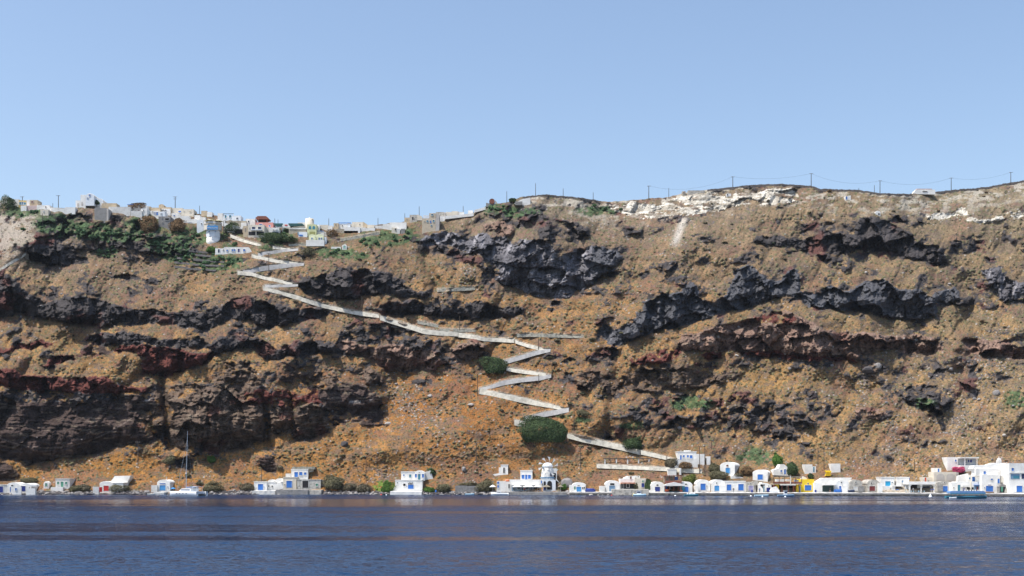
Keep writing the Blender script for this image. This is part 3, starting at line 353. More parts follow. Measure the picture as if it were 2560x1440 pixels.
# the two restaurants built of timber and canvas, and the pergolas
bld('restaurant', 'red timber restaurant on stilts with white canopy and blue flank', 'restaurant',
 [(X,1663,1702,1214,1230,'dk','back_wall',2.6,3),(X,1661,1709,1229,1231.5,'te','deck',-2.6,3)]+[(X,x,x+.9,1231.5,1239,'te','stilt',-2.5,-2.2) for x in (1664,1674,1684,1694,1706)]+
 [(X,x,x+1.2,1189,1229,'br','post',-2.2,-1.9) for x in (1661,1671,1682,1693,1700.5)]+[(X,1660,1702,1188,1189.3,'br','beam',-2.3,2.8),(X,1661,1702,1207,1209,'br','floor',-2.2,2.8),(X,1661,1702,1202,1206.6,'br','railing',-2.15,-2.0),
 (X,1661,1690,1190,1207,'s','upper_back_wall',2.2,2.6),(X,1689,1698,1192,1200,'b','window',2.0,2.15),(P,[(1654,1213.5),(1663,1209.6),(1677,1206.5),(1683,1205),(1690,1207),(1702,1209.6),(1712,1213.5),(1708,1214.5),(1660,1214.5)],'can','canopy',-4.6,-2.3),
 (X,1703,1710,1214,1231,'te','side_screen',-2,2),(X,1661,1669,1223,1229,'or','low_screen',-2.3,-2.2),(X,1697,1704,1225,1229,'or','low_screen',-2.3,-2.2),(X,1665,1670,1214,1223,'b','door',2.4,2.58),(X,1674,1684,1216,1217.5,'w','menu_board',2.2,2.3),(X,1676,1678,1217.5,1228,'gb','cupboard',2.1,2.3),(X,1684,1696,1221,1228,'nv','opening',2.4,2.58)], 3, ref=(1683,1231,1.5))
bld('restaurant', 'two storey timber pergola restaurant next to the yellow boathouse', 'restaurant',
 [(X,1931,1996,1212,1231,'dk','back_wall',2.6,3),(X,1937,1949,1211,1226,'y','yellow_wall',1.0,1.3),(X,1930,2001,1209,1210.8,'s','floor',-2.4,3),(X,1928,2003,1191.5,1193,'s','roof_beam',-2.5,-2.1),(X,1928,2003,1192.6,1193.2,'br','rear_beam',2,2.4),(X,1930,2000,1204.5,1209,'br','railing',-2.3,-2.2)]+
 [(X,x,x+1.3,1193,1209,'br','post',-2.3,-2.0) for x in (1930,1944,1958,1985,2000)]+[(X,1971.5,1973,1190,1209,'w','post',-2.6,-2.35)]+[(X,x,x+1.2,1211,1232,'br','lower_post',-2.2,-1.9) for x in (1931,1951,1967,1980,1993)]+
 [(X,1990,2001,1212,1231,'y','yellow_pier',-.8,2),(X,1940,1960,1198,1204,'can','parasol_cloth',-.5,1.5),(X,1965,1973,1198,1203,'can','parasol_cloth',-.5,1.5),(X,1985,1995,1200,1204,'gb','table_cloth',-1,0),(X,1947,1985,1210.9,1213,'can','awning',-2.7,-2.3),(X,1930,1936,1212,1218,'dr','banner',-1.8,-1.7),(X,1982,1994,1214,1230,'br','slat_screen',.5,.6),(X,1967,1970,1213,1229,'gst','pillar',.5,1)], 3, ref=(1965,1231,1.5))
bld('pergola', 'long pergola with five white columns and a dark beam on the slope', 'pergola',
 [(X,x,x+3,1147.5,1163,'gw','column',0,.45) for x in (1511,1539.5,1567.5,1595,1621)]+[(X,1507,1628,1145.8,1147.4,'iron','beam',-.1,.55),(X,1511,1628,1146,1147.3,'iron','beam',3.0,3.3)]+[(X,x,x+1,1146.2,1146.9,'iron','rafter',-.4,3.6) for x in range(1512,1628,12)], 3, ref=(1560,1164,1.0))
PADS = []
for b in BL:
    xs = []; ys = []
    for p in b['parts']:
        if p[0] == 'P': xs += [q[0] for q in p[1]]; ys += [q[1] for q in p[1]]
        elif p[0] == 'V' : xs += [p[1], p[2]]; ys += [p[3], p[5]]
        else: xs += [p[1], p[2]]; ys += [p[3], p[4]]
    b['bb'] = (min(xs), max(xs), min(ys), max(ys)); PADS.append(b['bb'])
PADS += [(510,556,550,608), (763,785,546,570), (1350,1392,1155,1226), (1661,1712,1185,1234), (1929,2002,1190,1234), (1510,1625,1145,1168), (1214,1237,497,516), (1228,1420,1205,1238)]
# ---------------------------------------------------------------- terrain
NC, NR = 1580, 500
U = np.linspace(-300, 2860, NC)
rid = np.interp(U, *zip(*RIDGE)); sho = np.interp(U, *zip(*SHORE))
rid = rid+1.2*fbm(U/9, U*0, 91, 3)+ 1.0*fbm(U/40, U*0+3, 92, 3)
prm = np.linspace(0, 1, NR)[:, None]
PX = np.repeat(U[None, :], NR, 0)
PY = sho[None, :]*(1-prm)+rid[None, :]*prm
T = (YH-PY)/FPX
dtr = np.diff(T, axis=0, append=T[-1:]+(T[-1:]-T[-2:-1]))
# masks with ragged edges
fan = 0
wx = PX+9*fbm(PX/26, PY/20, 11, 4)+2.5*vnoise(PX/4, PY/4, 15); wy = PY+8*fbm(PX/24, PY/22, 21, 4)+2.5*vnoise(PX/4, PY/4, 16)
def inpoly(pts, x, y):
    xs = [p[0] for p in pts]; ys = [p[1] for p in pts]
    m = np.zeros(x.shape, bool)
    c0 = max(0, int(np.searchsorted(U, min(xs)-20))-1); c1 = min(NC, int(np.searchsorted(U, max(xs)+20))+1)
    X = x[:, c0:c1]; Y = y[:, c0:c1]; mm = np.zeros(X.shape, bool)
    for k in range(len(pts)):
        x0, y0 = pts[k-1]; x1, y1 = pts[k]
        if y0 == y1: continue
        c = ((y0 > Y) != (y1 > Y)) & (X < (x1-x0)*(Y-y0)/(y1-y0)+x0)
        mm ^= c
    m[:, c0:c1] = mm
    return m
kind = np.full(PX.shape, -1); stren = np.zeros(PX.shape)
for k, s, pts in CLIFFS:
    m = inpoly(pts, wx, wy); kind[m] = k; stren[m] = s
# outcrops scattered over the slopes
oc = fbm(PX/42, PY/26, 31, 5, .6)+.25*ridged(PX/90, PY/50, 37, 3)
near = blur((kind >= 0).astype(float), 14)
thr = .40-.35*near-.06*(PX > 1900)+.05*sstep(1000, 1200, PY)+.3*sstep(1120, 1200, PY)+.25*(((PX > 950) & (PX < 1450) & (PY > 960)))
sc_ = (oc > thr) & (kind < 0)
kind[sc_] = np.where(PX[sc_]+60*vnoise(PX/60, PY/60, 5)[sc_] > 2100, 0, 0); stren[sc_] = .45
rough = (fbm(PX/15, PY/11, 41, 4, .6) > -.18)            # ledges of grass across the thinner cliffs
kind[(kind >= 0) & (kind != 5) & (~rough) & (stren < .95) & (stren >= .45)] = -1
kind[(kind == 5) & (fbm(PX/30, PY/9, 43, 5, .62) < -.24+.2*np.abs(vnoise(PX/70, PY/30, 44)))] = -1
# path terraces and flat building pads
band = np.zeros(PX.shape, bool)
for pl in ALLBANDS:
    bx = [p[0] for p in pl]; 
    if bx[0] > bx[-1]: pl = pl[::-1]; bx = bx[::-1]
    tp = np.interp(U, bx, [p[1] for p in pl]); bt = np.interp(U, bx, [p[2] for p in pl])
    okc = (U > bx[0]-2) & (U < bx[-1]+2)
    band |= okc[None, :] & (PY > tp[None, :]-3) & (PY < bt[None, :]+2)
kind[band] = -1; stren[band] = 0
damp = np.zeros(PX.shape)
for (x0, x1, y0, y1) in PADS:
    cx = (x0+x1)/2; hw = (x1-x0)/2+6
    damp = np.maximum(damp, sstep(10, 0, np.abs(PX-cx)-hw)*sstep(12, 0, np.maximum(y0-8-PY, PY-y1-4)))
for (x0, x1, y0, y1) in PADS:
    m = (PX > x0-4) & (PX < x1+4) & (PY > y0-5) & (PY < y1+5); kind[m] = -1; stren[m] = 0
damp = np.maximum(damp, band.astype(float)); damp = np.clip(blur(damp, 2), 0, 1)
isc = kind >= 0
dlow = np.zeros(PX.shape); dtop = np.zeros(PX.shape)
for j in range(1, NR): dlow[j] = (dlow[j-1]+1)*isc[j]
for j in range(NR-2, -1, -1): dtop[j] = (dtop[j+1]+1)*isc[j]
run = dlow+dtop
# r = dlnY/dt : small = steep. slope of the open ground
mtal = .78-.10*sstep(700, 560, PY)+.16*fbm(PX/160, PY/90, 51, 3)
hb = (sho[None, :]-PY)
mtal = mtal+(.56-mtal)*.85*sstep(90, 25, hb)
mtal = np.maximum(mtal, T+.28)
r = 1/(mtal-T)
r = np.where(isc & (stren > .9), .12+.10*(dtop/(run+1)), r)
r = np.where(isc & (stren <= .9), .45, r)
low = isc & (dlow < .38*run) & (run > 9) & (stren > .9) & (kind != 5)
r = np.where(low, -.95, r)
shelf = np.zeros(PX.shape)                     # a recess right under each face, paid back by the lip
for k in (1, 2, 3, 4):
    sh = np.roll(low, -k, axis=0); sh[-k:] = False
    shelf = np.maximum(shelf, (sh & ~isc)*1.0)
r = r+shelf*4.5
top_ = np.roll(isc & (run > 9), 1, axis=0) & ~isc
r = r+blur(top_.astype(float), 1)*2.0
r = np.where(kind == 5, .7, r)
r = np.where(band, .06, r)
above = np.zeros(PX.shape)
for k in (1, 2): above = np.maximum(above, (np.roll(band, k, axis=0) & ~band)*1.0)
r = r+above*3.2
hb = (sho[None, :]-PY)
r = np.where(hb < 6.5, 1/(.16-T), r)           # the foreshore and quay shelf
r = blur(r*1.0, 1)
gy = r*dtr
# Poisson fit so neighbouring columns stay one surface
lam = .25
def dct_lap(gy, gx):
    div = np.zeros(gy.shape)
    div[0] += gy[0]; div[1:] += gy[1:]-gy[:-1]; div[-1] -= gy[-1]
    div[:, 0] += lam*gx[:, 0]; div[:, 1:] += lam*(gx[:, 1:]-gx[:, :-1]); div[:, -1] -= lam*gx[:, -1]
    n, m = div.shape
    e = np.concatenate([div, div[::-1]], 0); e = np.concatenate([e, e[:, ::-1]], 1)
    F = np.fft.fft2(e)
    a = 2-2*np.cos(2*np.pi*np.arange(2*n)/(2*n)); b = 2-2*np.cos(2*np.pi*np.arange(2*m)/(2*m))
    den = a[:, None]+lam*b[None, :]; den[0, 0] = 1; F[0, 0] = 0
    s = np.real(np.fft.ifft2(-F/den))
    return s[:n, :m]
gy_ = gy.copy(); gy_[-1] = 0
LN = dct_lap(gy_, np.zeros(gy.shape))
Ysh = CAMH*FPX/(sho-YH)
corr = np.log(Ysh)-LN[0]
LN = LN+corr[None, :]*np.exp(-((sho[None, :]-PY)/160)) + (corr.mean())*(1-np.exp(-((sho[None, :]-PY)/160)))
mono = np.exp(LN)
up = sstep(0, 60, hb)
up = sstep(25, 140, hb)
fan = np.exp(-(((PX-1200)/260)**2+((PY-1090)/130)**2)**2)
big = 12*fbm(PX/230, PY/170, 61, 3)*up + (4.4-3.4*fan)*ridged((PX+.5*PY)/95, PY/150, 66, 4)*up*sstep(10, 90, hb)
for pl, w_, a_ in GULLY:
    ys = [p[1] for p in pl]; xc = np.interp(PY, ys, [p[0] for p in pl])
    fade = sstep(min(ys)-30, min(ys)+10, PY)*sstep(max(ys)+25, max(ys)-10, PY)
    big = big+a_*np.exp(-((PX-xc+5*vnoise(PX/20, PY/14, 8))/w_)**2)*fade
YB = mono+big*(1-.5*damp)
C = blur(isc.astype(float), 1)
Cs = blur(isc*stren, 1)
# rock relief
f1, f2, idv = voro(PX/15+.7*vnoise(PX/9, PY/9, 3), PY/13+.7*vnoise(PX/9, PY/9, 4), 71)
g1, g2, idw = voro(PX/6, PY/5.2, 72)
butt = ridged(PX/34, PY/70, 75, 4)
h1, h2, idh = voro(PX/27+.5*vnoise(PX/14, PY/14, 6), PY/34+.5*vnoise(PX/14, PY/14, 7), 74)
wxx = PX+3*vnoise(PX/11, PY/11, 6)+1.5*vnoise(PX/5, PY/5, 8); wyy = PY+3*vnoise(PX/11, PY/11, 7)
rock = -3.6*butt - 7.5*facet(wxx/46, wyy/42, 174, 1.6) - 2.1*facet(wxx/17+.35*wyy/17, wyy/15, 175) - .85*facet(wxx/7.5, wyy/6.5, 176) - .3*facet(wxx/3.6, wyy/3.2, 177) - .9*fbm(PX/24, PY/17, 78, 4)
lay = PY+14*fbm(PX/120, PY/70, 81, 3)+3*fbm(PX/16, PY/9, 83, 2)
strata = (1.0*vnoise(lay*0, lay/9, 84)*(.5+.5*vnoise(PX/50, PY/20, 88))+.35*vnoise(lay*0+5, lay/3.4, 85)-2.2*fbm(PX/34, PY/26, 80, 4))*((kind == 6) | (kind == 3))
rockamp = np.where(kind == 6, .30, np.where(kind == 3, .8, np.where(kind == 5, .45, 1.0)))
rockamp = blur(rockamp, 2)
# open ground relief: tufts, stones, small terracettes
t1, t2, tid = voro(PX/5.2, PY/3.9, 85)
s1, s2, sid = voro(PX/8.5, PY/6.5, 86)
tdens = .46+.30*fbm(PX/55, PY/38, 87, 3)+.05*(PY < 800)
tuft = (tid < tdens)*np.clip(1-t1/.50, 0, 1)
big_t = (sid < tdens-.25)*np.clip(1-s1/.46, 0, 1)
soil = -(.68-.3*fan)*fbm(PX/30, PY/16, 88, 5, .55) - .13*fbm(PX/6, PY/4, 89, 3) - .34*tuft**.6 - .9*big_t**.55
q1, q2, qid = voro(PX/4.6, PY/3.6, 95)
stone_d = .035+.11*sstep(1700, 2300, PX)*sstep(700, 1000, PY)+.3*np.clip(fbm(PX/40, PY/40, 96, 3)-.22, 0, 1)
ST = [(1015,1010,60,90,-.9),(1870,1128,50,24,0),(2400,1040,40,60,.3),(2480,900,60,60,.2),(1180,1215,40,16,0),(960,1190,36,18,0),(2200,1160,60,20,0),(1170,690,18,30,0),(2230,1090,12,60,.2),(2160,960,12,60,.1)]
for (a, b, c_, d_, sl_) in ST:
    stone_d = stone_d+.55*np.exp(-(((PX-a+sl_*(PY-b))/c_)**2+((PY-b)/d_)**2)*1.3)
stone = (qid < stone_d)*(q1 < .42)*(q2-q1 > .12)
soil = soil-.6*blur(stone.astype(float), 1)
rel = C*rock*rockamp*np.clip(Cs*1.15, .35, 1)+strata*C+(1-C)*soil
YY = YB+rel*(1-.93*damp)*sstep(0, 9, hb)*1.0
YY[0] = mono[0]
ZZ = CAMH+T*YY
XX = (PX-1280)/FPX*YY

# colour of the rock and soil
def mixc(a, b, t): return a*(1-t[..., None])+b*t[..., None]
wsum = 0; tc = 0
for (x, y, r_, g_, b_) in TALUS:
    w = np.exp(-(((PX-x)/210)**2+((PY-y)/120)**2))+1e-9
    tc = tc+w[..., None]*np.array([r_, g_, b_]); wsum = wsum+w
tc = tc/wsum[..., None]
n1 = fbm(PX/18, PY/12, 101, 5, .62); n2 = fbm(PX/70, PY/40, 105, 4); n3 = vnoise(PX/3, PY/2.4, 109)
tc = tc*np.array([.66, .63, .59]); col = tc*(1+.45*n1+.12*n3)[..., None]
col = mixc(col, np.array([.36, .20, .075])*1.0, .35*sstep(.05, .5, n2)*sstep(560, 760, PY))
col = mixc(col, np.array([.105, .08, .066]), .68*sstep(-.05, .36, fbm(PX/30, PY/15, 111, 5, .66)))
strk = fbm(PX/7+PY/40, PY/60, 119, 4, .6); col = col*(1+.22*strk)[..., None]
col = mixc(col, np.array([.16, .08, .06]), .5*sstep(.15, .5, fbm(PX/60, PY/35, 117, 4)))
tcol = np.where((tid < .2)[..., None], np.array([.085, .085, .045]), np.where((tid > .36)[..., None], np.array([.13, .088, .06]), np.array([.10, .083, .055])))
col = mixc(col, tcol*(.8+.5*sid[..., None]), np.clip(tuft*2.2, 0, .85))
col = mixc(col, np.array([.10, .10, .052])*(.8+.5*tid[..., None]), np.clip(big_t*2.4, 0, .9))
halo = blur(isc.astype(float), 7)*(~isc)*sstep(-.1, .35, fbm(PX/12, PY/9, 129, 4, .6))
col = mixc(col, np.array([.085, .066, .055]), np.clip(1.5*halo, 0, .8))
sg = np.where((qid*97 % 1 < .32)[..., None], np.array([.27, .25, .235]), np.array([.09, .085, .09]))
col = mixc(col, sg, np.clip(stone*.95, 0, 1))
rc = {0: (.050, .045, .046), 1: (.100, .097, .108), 2: (.095, .033, .027), 3: (.095, .068, .052), 4: (.175, .115, .090), 5: (.50, .47, .41), 6: (.050, .035, .031)}
rk = np.zeros(PX.shape+(3,))
for k, v in rc.items(): rk[kind == k] = v
vein = fbm(PX/13, PY/30, 121, 4, .6)
rk = rk*(1+.25*(idv-.5)+.25*(idw-.5)+.55*vein)[..., None]
rk = mixc(rk, np.array([.12, .045, .035]), .6*sstep(.28, .5, fbm(PX/60, PY/40, 131, 3))*((kind == 0) | (kind == 4) | (kind == 3)))
rk = mixc(rk, np.array([.30, .29, .31]), .8*sstep(.16, .5, fbm(PX/9+PY/30, PY/40, 133, 4))*(kind == 1)*((PX < 1600) | (PX > 2400)))
rk = mixc(rk, np.array([.058, .061, .070]), .7*((kind == 1) & (PX > 1480) & (PX < 2420)))
rk = mixc(rk, tc*.8, .75*sstep(.30, .55, fbm(PX/16, PY/8, 135, 4, .6))*(kind != 5)*(stren < .95))
rk = mixc(rk, np.array([.20, .16, .12]), .55*sstep(.25, .5, fbm(PX/30, PY/5, 137, 4))*((kind == 3) | (kind == 6) | (kind == 4)))
rk = mixc(rk, tc*np.array([.95, 1.02, 1.1]), .8*sstep(.02, .34, fbm(PX/26+PY/14, PY/5, 139, 5, .65))*(kind == 5))
arc = np.abs(PY-(1058+62*np.clip(1-((PX-120)/190)**2, -1, 1)))
rk = mixc(rk, np.array([.20, .16, .14]), .6*np.clip(1-arc/2.6, 0, 1)*(kind == 6)*(PX < 330))
rk = mixc(rk, np.array([.34, .31, .29]), .75*(kind == 6)*np.clip(1-np.abs(PY-1000-5*vnoise(PX/30, PY*0, 3))/5, 0, 1)*(vnoise(PX/16, PY/8, 144) > .25))
col = np.where(isc[..., None], rk, col)
pale = sstep(0, 1, fbm(PX/26, PY/9, 141, 5, .65)*2.6+.15)*np.clip(sstep(rid[None, :]+85, rid[None, :]+15, PY)*(PX > 1300), 0, 1)
col = mixc(col, np.array([.34, .315, .27]), .75*pale*(~isc | (kind == 5)))
scree = np.exp(-(((PX-(1705-(PY-560)*.35))/10)**2))*sstep(540, 550, PY)*sstep(625, 600, PY)
lf = sstep(170, 60, PX+PY*.0+(PY-560)*.9)*sstep(525, 545, PY)*sstep(690, 600, PY)
col = mixc(col, np.array([.42, .39, .35]), np.clip(.8*scree, 0, 1))
col = mixc(col, np.array([.31, .275, .235]), .7*lf*(~isc)*(fbm(PX/14, PY/10, 151, 4) > -.2))
gm = 0
for (x, y, a, b) in GREEN: gm = np.maximum(gm, np.clip(1.25-(((wx-x)/a)**2+((wy-y)/b)**2), 0, 1))
gsel = gm*(fbm(PX/9, PY/7, 155, 4, .6) > -.12-.1*(gm > .8))
gcol = np.where((tid < .5)[..., None], np.array([.030, .060, .024]), np.array([.055, .095, .042]))*(.7+.7*sid[..., None])
gcol = np.where(((PX > 925) & (PX < 1000) & (PY > 1190))[..., None], np.array([.10, .17, .03]), gcol)
col = mixc(col, gcol, np.clip(gsel*1.5, 0, .85)*(1-band))
rdust = sstep(.0, .5, fbm(PX/50, PY/18, 161, 3))*sstep(1150, 1190, PY)*sstep(1980, 2100, PX)
col = mixc(col, np.array([.25, .12, .065]), .6*rdust)
fs = sstep(12, 2, hb)
shc = np.where((idw < .55)[..., None], np.array([.07, .068, .07]), np.array([.26, .25, .24]))
shc = np.where((PX > 1480)[..., None], np.array([.42, .40, .37])*(.85+.3*idw[..., None]), shc)
col = mixc(col, shc, .95*fs)
pavec = sstep(1700, 2000, PX)*sstep(34, 18, hb)
col = mixc(col, np.array([.40, .37, .32]), .6*pavec)
col = mixc(col, np.array([.40, .38, .33])*1.0, .35*band)
wet = sstep(2.2, .6, hb)
col = col*(1-.75*wet[..., None])
col = np.clip(col, .012, .8)

def grid_mesh(name, X, Y, Z, colr=None, smooth=True):
    nr, nc = X.shape
    me = D.meshes.new(name)
    v = np.stack([X, Y, Z], -1).reshape(-1, 3).astype(np.float32)
    idx = np.arange(nr*nc).reshape(nr, nc)
    f = np.stack([idx[:-1, :-1], idx[:-1, 1:], idx[1:, 1:], idx[1:, :-1]], -1).reshape(-1, 4).astype(np.int32)
    me.vertices.add(len(v)); me.vertices.foreach_set('co', v.ravel())
    me.loops.add(f.size); me.loops.foreach_set('vertex_index', f.ravel())
    me.polygons.add(len(f)); me.polygons.foreach_set('loop_start', np.arange(0, f.size, 4, dtype=np.int32))
    me.polygons.foreach_set('loop_total', np.full(len(f), 4, np.int32))
    me.update(calc_edges=True)
    me.polygons.foreach_set('use_smooth', np.full(len(f), smooth))
    if colr is not None:
        a = me.color_attributes.new('Soil', 'FLOAT_COLOR', 'POINT')
        c = np.concatenate([colr.reshape(-1, 3), np.ones((nr*nc, 1))], 1).astype(np.float32)
        a.data.foreach_set('color', c.ravel())
    return me
# rows in front (under the water) and the plateau behind the ridge
fr = [(-30, -9.), (-6, -2.2), (-1.5, -.5)]
bk = [(6, -.5), (25, -1.5), (70, -6), (160, -16), (420, -60), (900, -140)]
def ext(row, dY, dZ):
    y = YY[row]+dY; return (XX[row]*(y/YY[row]), y, ZZ[row]+dZ)
rows = [ext(0, a, b) for a, b in fr]
XA = np.concatenate([[r_[0] for r_ in rows], XX, [ext(-1, a, b)[0] for a, b in bk]])
YA = np.concatenate([[r_[1] for r_ in rows], YY, [ext(-1, a, b)[1] for a, b in bk]])
ZA = np.concatenate([[r_[2] for r_ in rows], ZZ, [ext(-1, a, b)[2] for a, b in bk]])
CA = np.concatenate([np.repeat(col[:1], len(fr), 0), col, np.repeat(col[-1:], len(bk), 0)])
YS = blur(YY, 3)                               # smoothed ground, for standing things on
def gY(px, py, smooth=True):
    i = np.clip((px+300)/3160*(NC-1), 0, NC-1.001)
    s = np.interp(px, U, sho); t = np.interp(px, U, rid)
    j = np.clip((s-py)/(s-t), 0, 1)*(NR-1); j = min(j, NR-1.001)
    i0 = int(i); j0 = int(j); a = i-i0; b = j-j0; G = YS if smooth else YY
    return float((G[j0, i0]*(1-a)+G[j0, i0+1]*a)*(1-b)+(G[j0+1, i0]*(1-a)+G[j0+1, i0+1]*a)*b)
def PT(px, py, Y): return Vector(((px-1280)/FPX*Y, Y, CAMH+(YH-py)/FPX*Y))
def ground(px, py): return PT(px, py, gY(px, py, False))

# ---------------------------------------------------------------- materials
MATS = {}
def newmat(name):
    m = D.materials.new(name); m.use_nodes = True; nt = m.node_tree
    return m, nt, nt.nodes['Principled BSDF']
def N(nt, t, **k):
    n = nt.nodes.new(t)
    for a, b in k.items():
        if a in n.inputs: n.inputs[a].default_value = b
        else: setattr(n, a, b)
    return n
def mat(name, c, rough=.85, var=.12, scale=.8, bump=.15, metal=0, bscale=None, dirt=None):
    if name in MATS: return MATS[name]
    m, nt, p = newmat(name)
    tc_ = N(nt, 'ShaderNodeTexCoord'); no = N(nt, 'ShaderNodeTexNoise', Scale=scale, Detail=6.0, Roughness=.65)
    nt.links.new(tc_.outputs['Object'], no.inputs['Vector'])
    rp = N(nt, 'ShaderNodeValToRGB')
    d = dirt or tuple(x*(1-2.2*var) for x in c)
    rp.color_ramp.elements[0].position = .30; rp.color_ramp.elements[0].color = (*d, 1)
    rp.color_ramp.elements[1].position = .56; rp.color_ramp.elements[1].color = (*[min(.9, x*(1+.2*var)) for x in c], 1)
    nt.links.new(no.outputs['Fac'], rp.inputs['Fac']); nt.links.new(rp.outputs['Color'], p.inputs['Base Color'])
    p.inputs['Roughness'].default_value = rough; p.inputs['Metallic'].default_value = metal
    if bump:
        n2_ = N(nt, 'ShaderNodeTexNoise', Scale=bscale or scale*6, Detail=4.0); nt.links.new(tc_.outputs['Object'], n2_.inputs['Vector'])
        b = N(nt, 'ShaderNodeBump', Strength=bump, Distance=.05); nt.links.new(n2_.outputs['Fac'], b.inputs['Height']); nt.links.new(b.outputs[0], p.inputs['Normal'])
    MATS[name] = m; return m
m, nt, p = newmat('hillside')
at = N(nt, 'ShaderNodeAttribute', attribute_name='Soil'); tcn = N(nt, 'ShaderNodeTexCoord')
na = N(nt, 'ShaderNodeTexNoise', Scale=1.6, Detail=8.0, Roughness=.7); nb = N(nt, 'ShaderNodeTexNoise', Scale=.35, Detail=6.0, Roughness=.6)
nt.links.new(tcn.outputs['Object'], na.inputs['Vector']); nt.links.new(tcn.outputs['Object'], nb.inputs['Vector'])
mr = N(nt, 'ShaderNodeMapRange'); mr.inputs['From Min'].default_value = .3; mr.inputs['From Max'].default_value = .7; mr.inputs['To Min'].default_value = .5; mr.inputs['To Max'].default_value = 1.45
nt.links.new(na.outputs['Fac'], mr.inputs['Value'])
vm = N(nt, 'ShaderNodeVectorMath', operation='SCALE'); nt.links.new(at.outputs['Color'], vm.inputs[0]); nt.links.new(mr.outputs[0], vm.inputs['Scale'])
vo = N(nt, 'ShaderNodeTexVoronoi', Scale=1.05); nt.links.new(tcn.outputs['Object'], vo.inputs['Vector'])
vr = N(nt, 'ShaderNodeMapRange'); vr.inputs['From Min'].default_value = .16; vr.inputs['From Max'].default_value = .34; vr.inputs['To Min'].default_value = .42; vr.inputs['To Max'].default_value = 1.08
nt.links.new(vo.outputs['Distance'], vr.inputs['Value'])
v2 = N(nt, 'ShaderNodeVectorMath', operation='SCALE'); nt.links.new(vm.outputs[0], v2.inputs[0]); nt.links.new(vr.outputs[0], v2.inputs['Scale'])
nt.links.new(v2.outputs[0], p.inputs['Base Color']); p.inputs['Roughness'].default_value = .95; p.inputs['Specular IOR Level'].default_value = .15
ba = N(nt, 'ShaderNodeBump', Strength=.6, Distance=.35); nt.links.new(na.outputs['Fac'], ba.inputs['Height'])
nt.links.new(ba.outputs[0], p.inputs['Normal'])
hill_mat = m
me = grid_mesh('hillside', XA, YA, ZA, CA, smooth=True); me.materials.append(hill_mat)
hill = D.objects.new('hillside', me); COL.objects.link(hill); hill['kind'] = 'structure'

# water: one sheet from behind the camera to under the shore and far out to both sides
m, nt, p = newmat('sea_water')
geo = N(nt, 'ShaderNodeNewGeometry')
def vmath(op, a, b=None):
    n = N(nt, 'ShaderNodeVectorMath', operation=op)
    for k, v in enumerate((a, b)):
        if v is None: continue
        if isinstance(v, tuple): n.inputs[k].default_value = v
        elif k == 1 and op == 'SCALE': nt.links.new(v, n.inputs['Scale'])
        else: nt.links.new(v, n.inputs[k])
    return n.outputs[0]
def wave(sx, sy, det, rough, dist):
    n = N(nt, 'ShaderNodeTexNoise', Scale=1.0, Detail=det, Roughness=rough, Distortion=dist)
    nt.links.new(vmath('MULTIPLY', geo.outputs['Position'], (sx, sy, 1)), n.inputs['Vector']); return n
wa = wave(.30, .60, 5.0, .66, .3); wb = wave(1.3, 2.4, 3.0, .65, 0); wc = wave(.003, .017, 4.0, .55, .8)
st = N(nt, 'ShaderNodeMapRange'); st.inputs['From Min'].default_value = .42; st.inputs['From Max'].default_value = .64; st.inputs['To Min'].default_value = .13; st.inputs['To Max'].default_value = 1.0
nt.links.new(wc.outputs['Fac'], st.inputs['Value'])
va = vmath('MULTIPLY', vmath('SUBTRACT', wa.outputs['Color'], (.5, .5, .5)), (1.9, 3.4, 0))
vb = vmath('MULTIPLY', vmath('SUBTRACT', wb.outputs['Color'], (.5, .5, .5)), (1.6, 2.4, 0))
sep = N(nt, 'ShaderNodeSeparateXYZ'); nt.links.new(vmath('ADD', va, vb), sep.inputs[0])
ab = N(nt, 'ShaderNodeMath', operation='ABSOLUTE'); nt.links.new(sep.outputs['Y'], ab.inputs[0])
ng = N(nt, 'ShaderNodeMath', operation='MULTIPLY_ADD'); nt.links.new(ab.outputs[0], ng.inputs[0]); ng.inputs[1].default_value = -1.0; ng.inputs[2].default_value = -.015
cbn = N(nt, 'ShaderNodeCombineXYZ'); nt.links.new(sep.outputs['X'], cbn.inputs[0]); nt.links.new(ng.outputs[0], cbn.inputs[1])
vs_ = vmath('SCALE', cbn.outputs[0], st.outputs[0])
nt.links.new(vmath('NORMALIZE', vmath('ADD', vs_, (0, 0, 1))), p.inputs['Normal'])
p.inputs['Base Color'].default_value = (.001, .022, .070, 1); p.inputs['Roughness'].default_value = .07; p.inputs['IOR'].default_value = 1.33
me = D.meshes.new('sea'); xs = [-4000, -1200, 1200, 4000]; ys_ = [-600, 0, 500, 900]
vs = [(x, y, 0) for y in ys_ for x in xs]; fs_ = [(j*4+i, j*4+i+1, j*4+i+5, j*4+i+4) for j in range(3) for i in range(3)]
me.from_pydata(vs, [], fs_); me.materials.append(m)
sea = D.objects.new('sea', me); COL.objects.link(sea); sea['kind'] = 'structure'
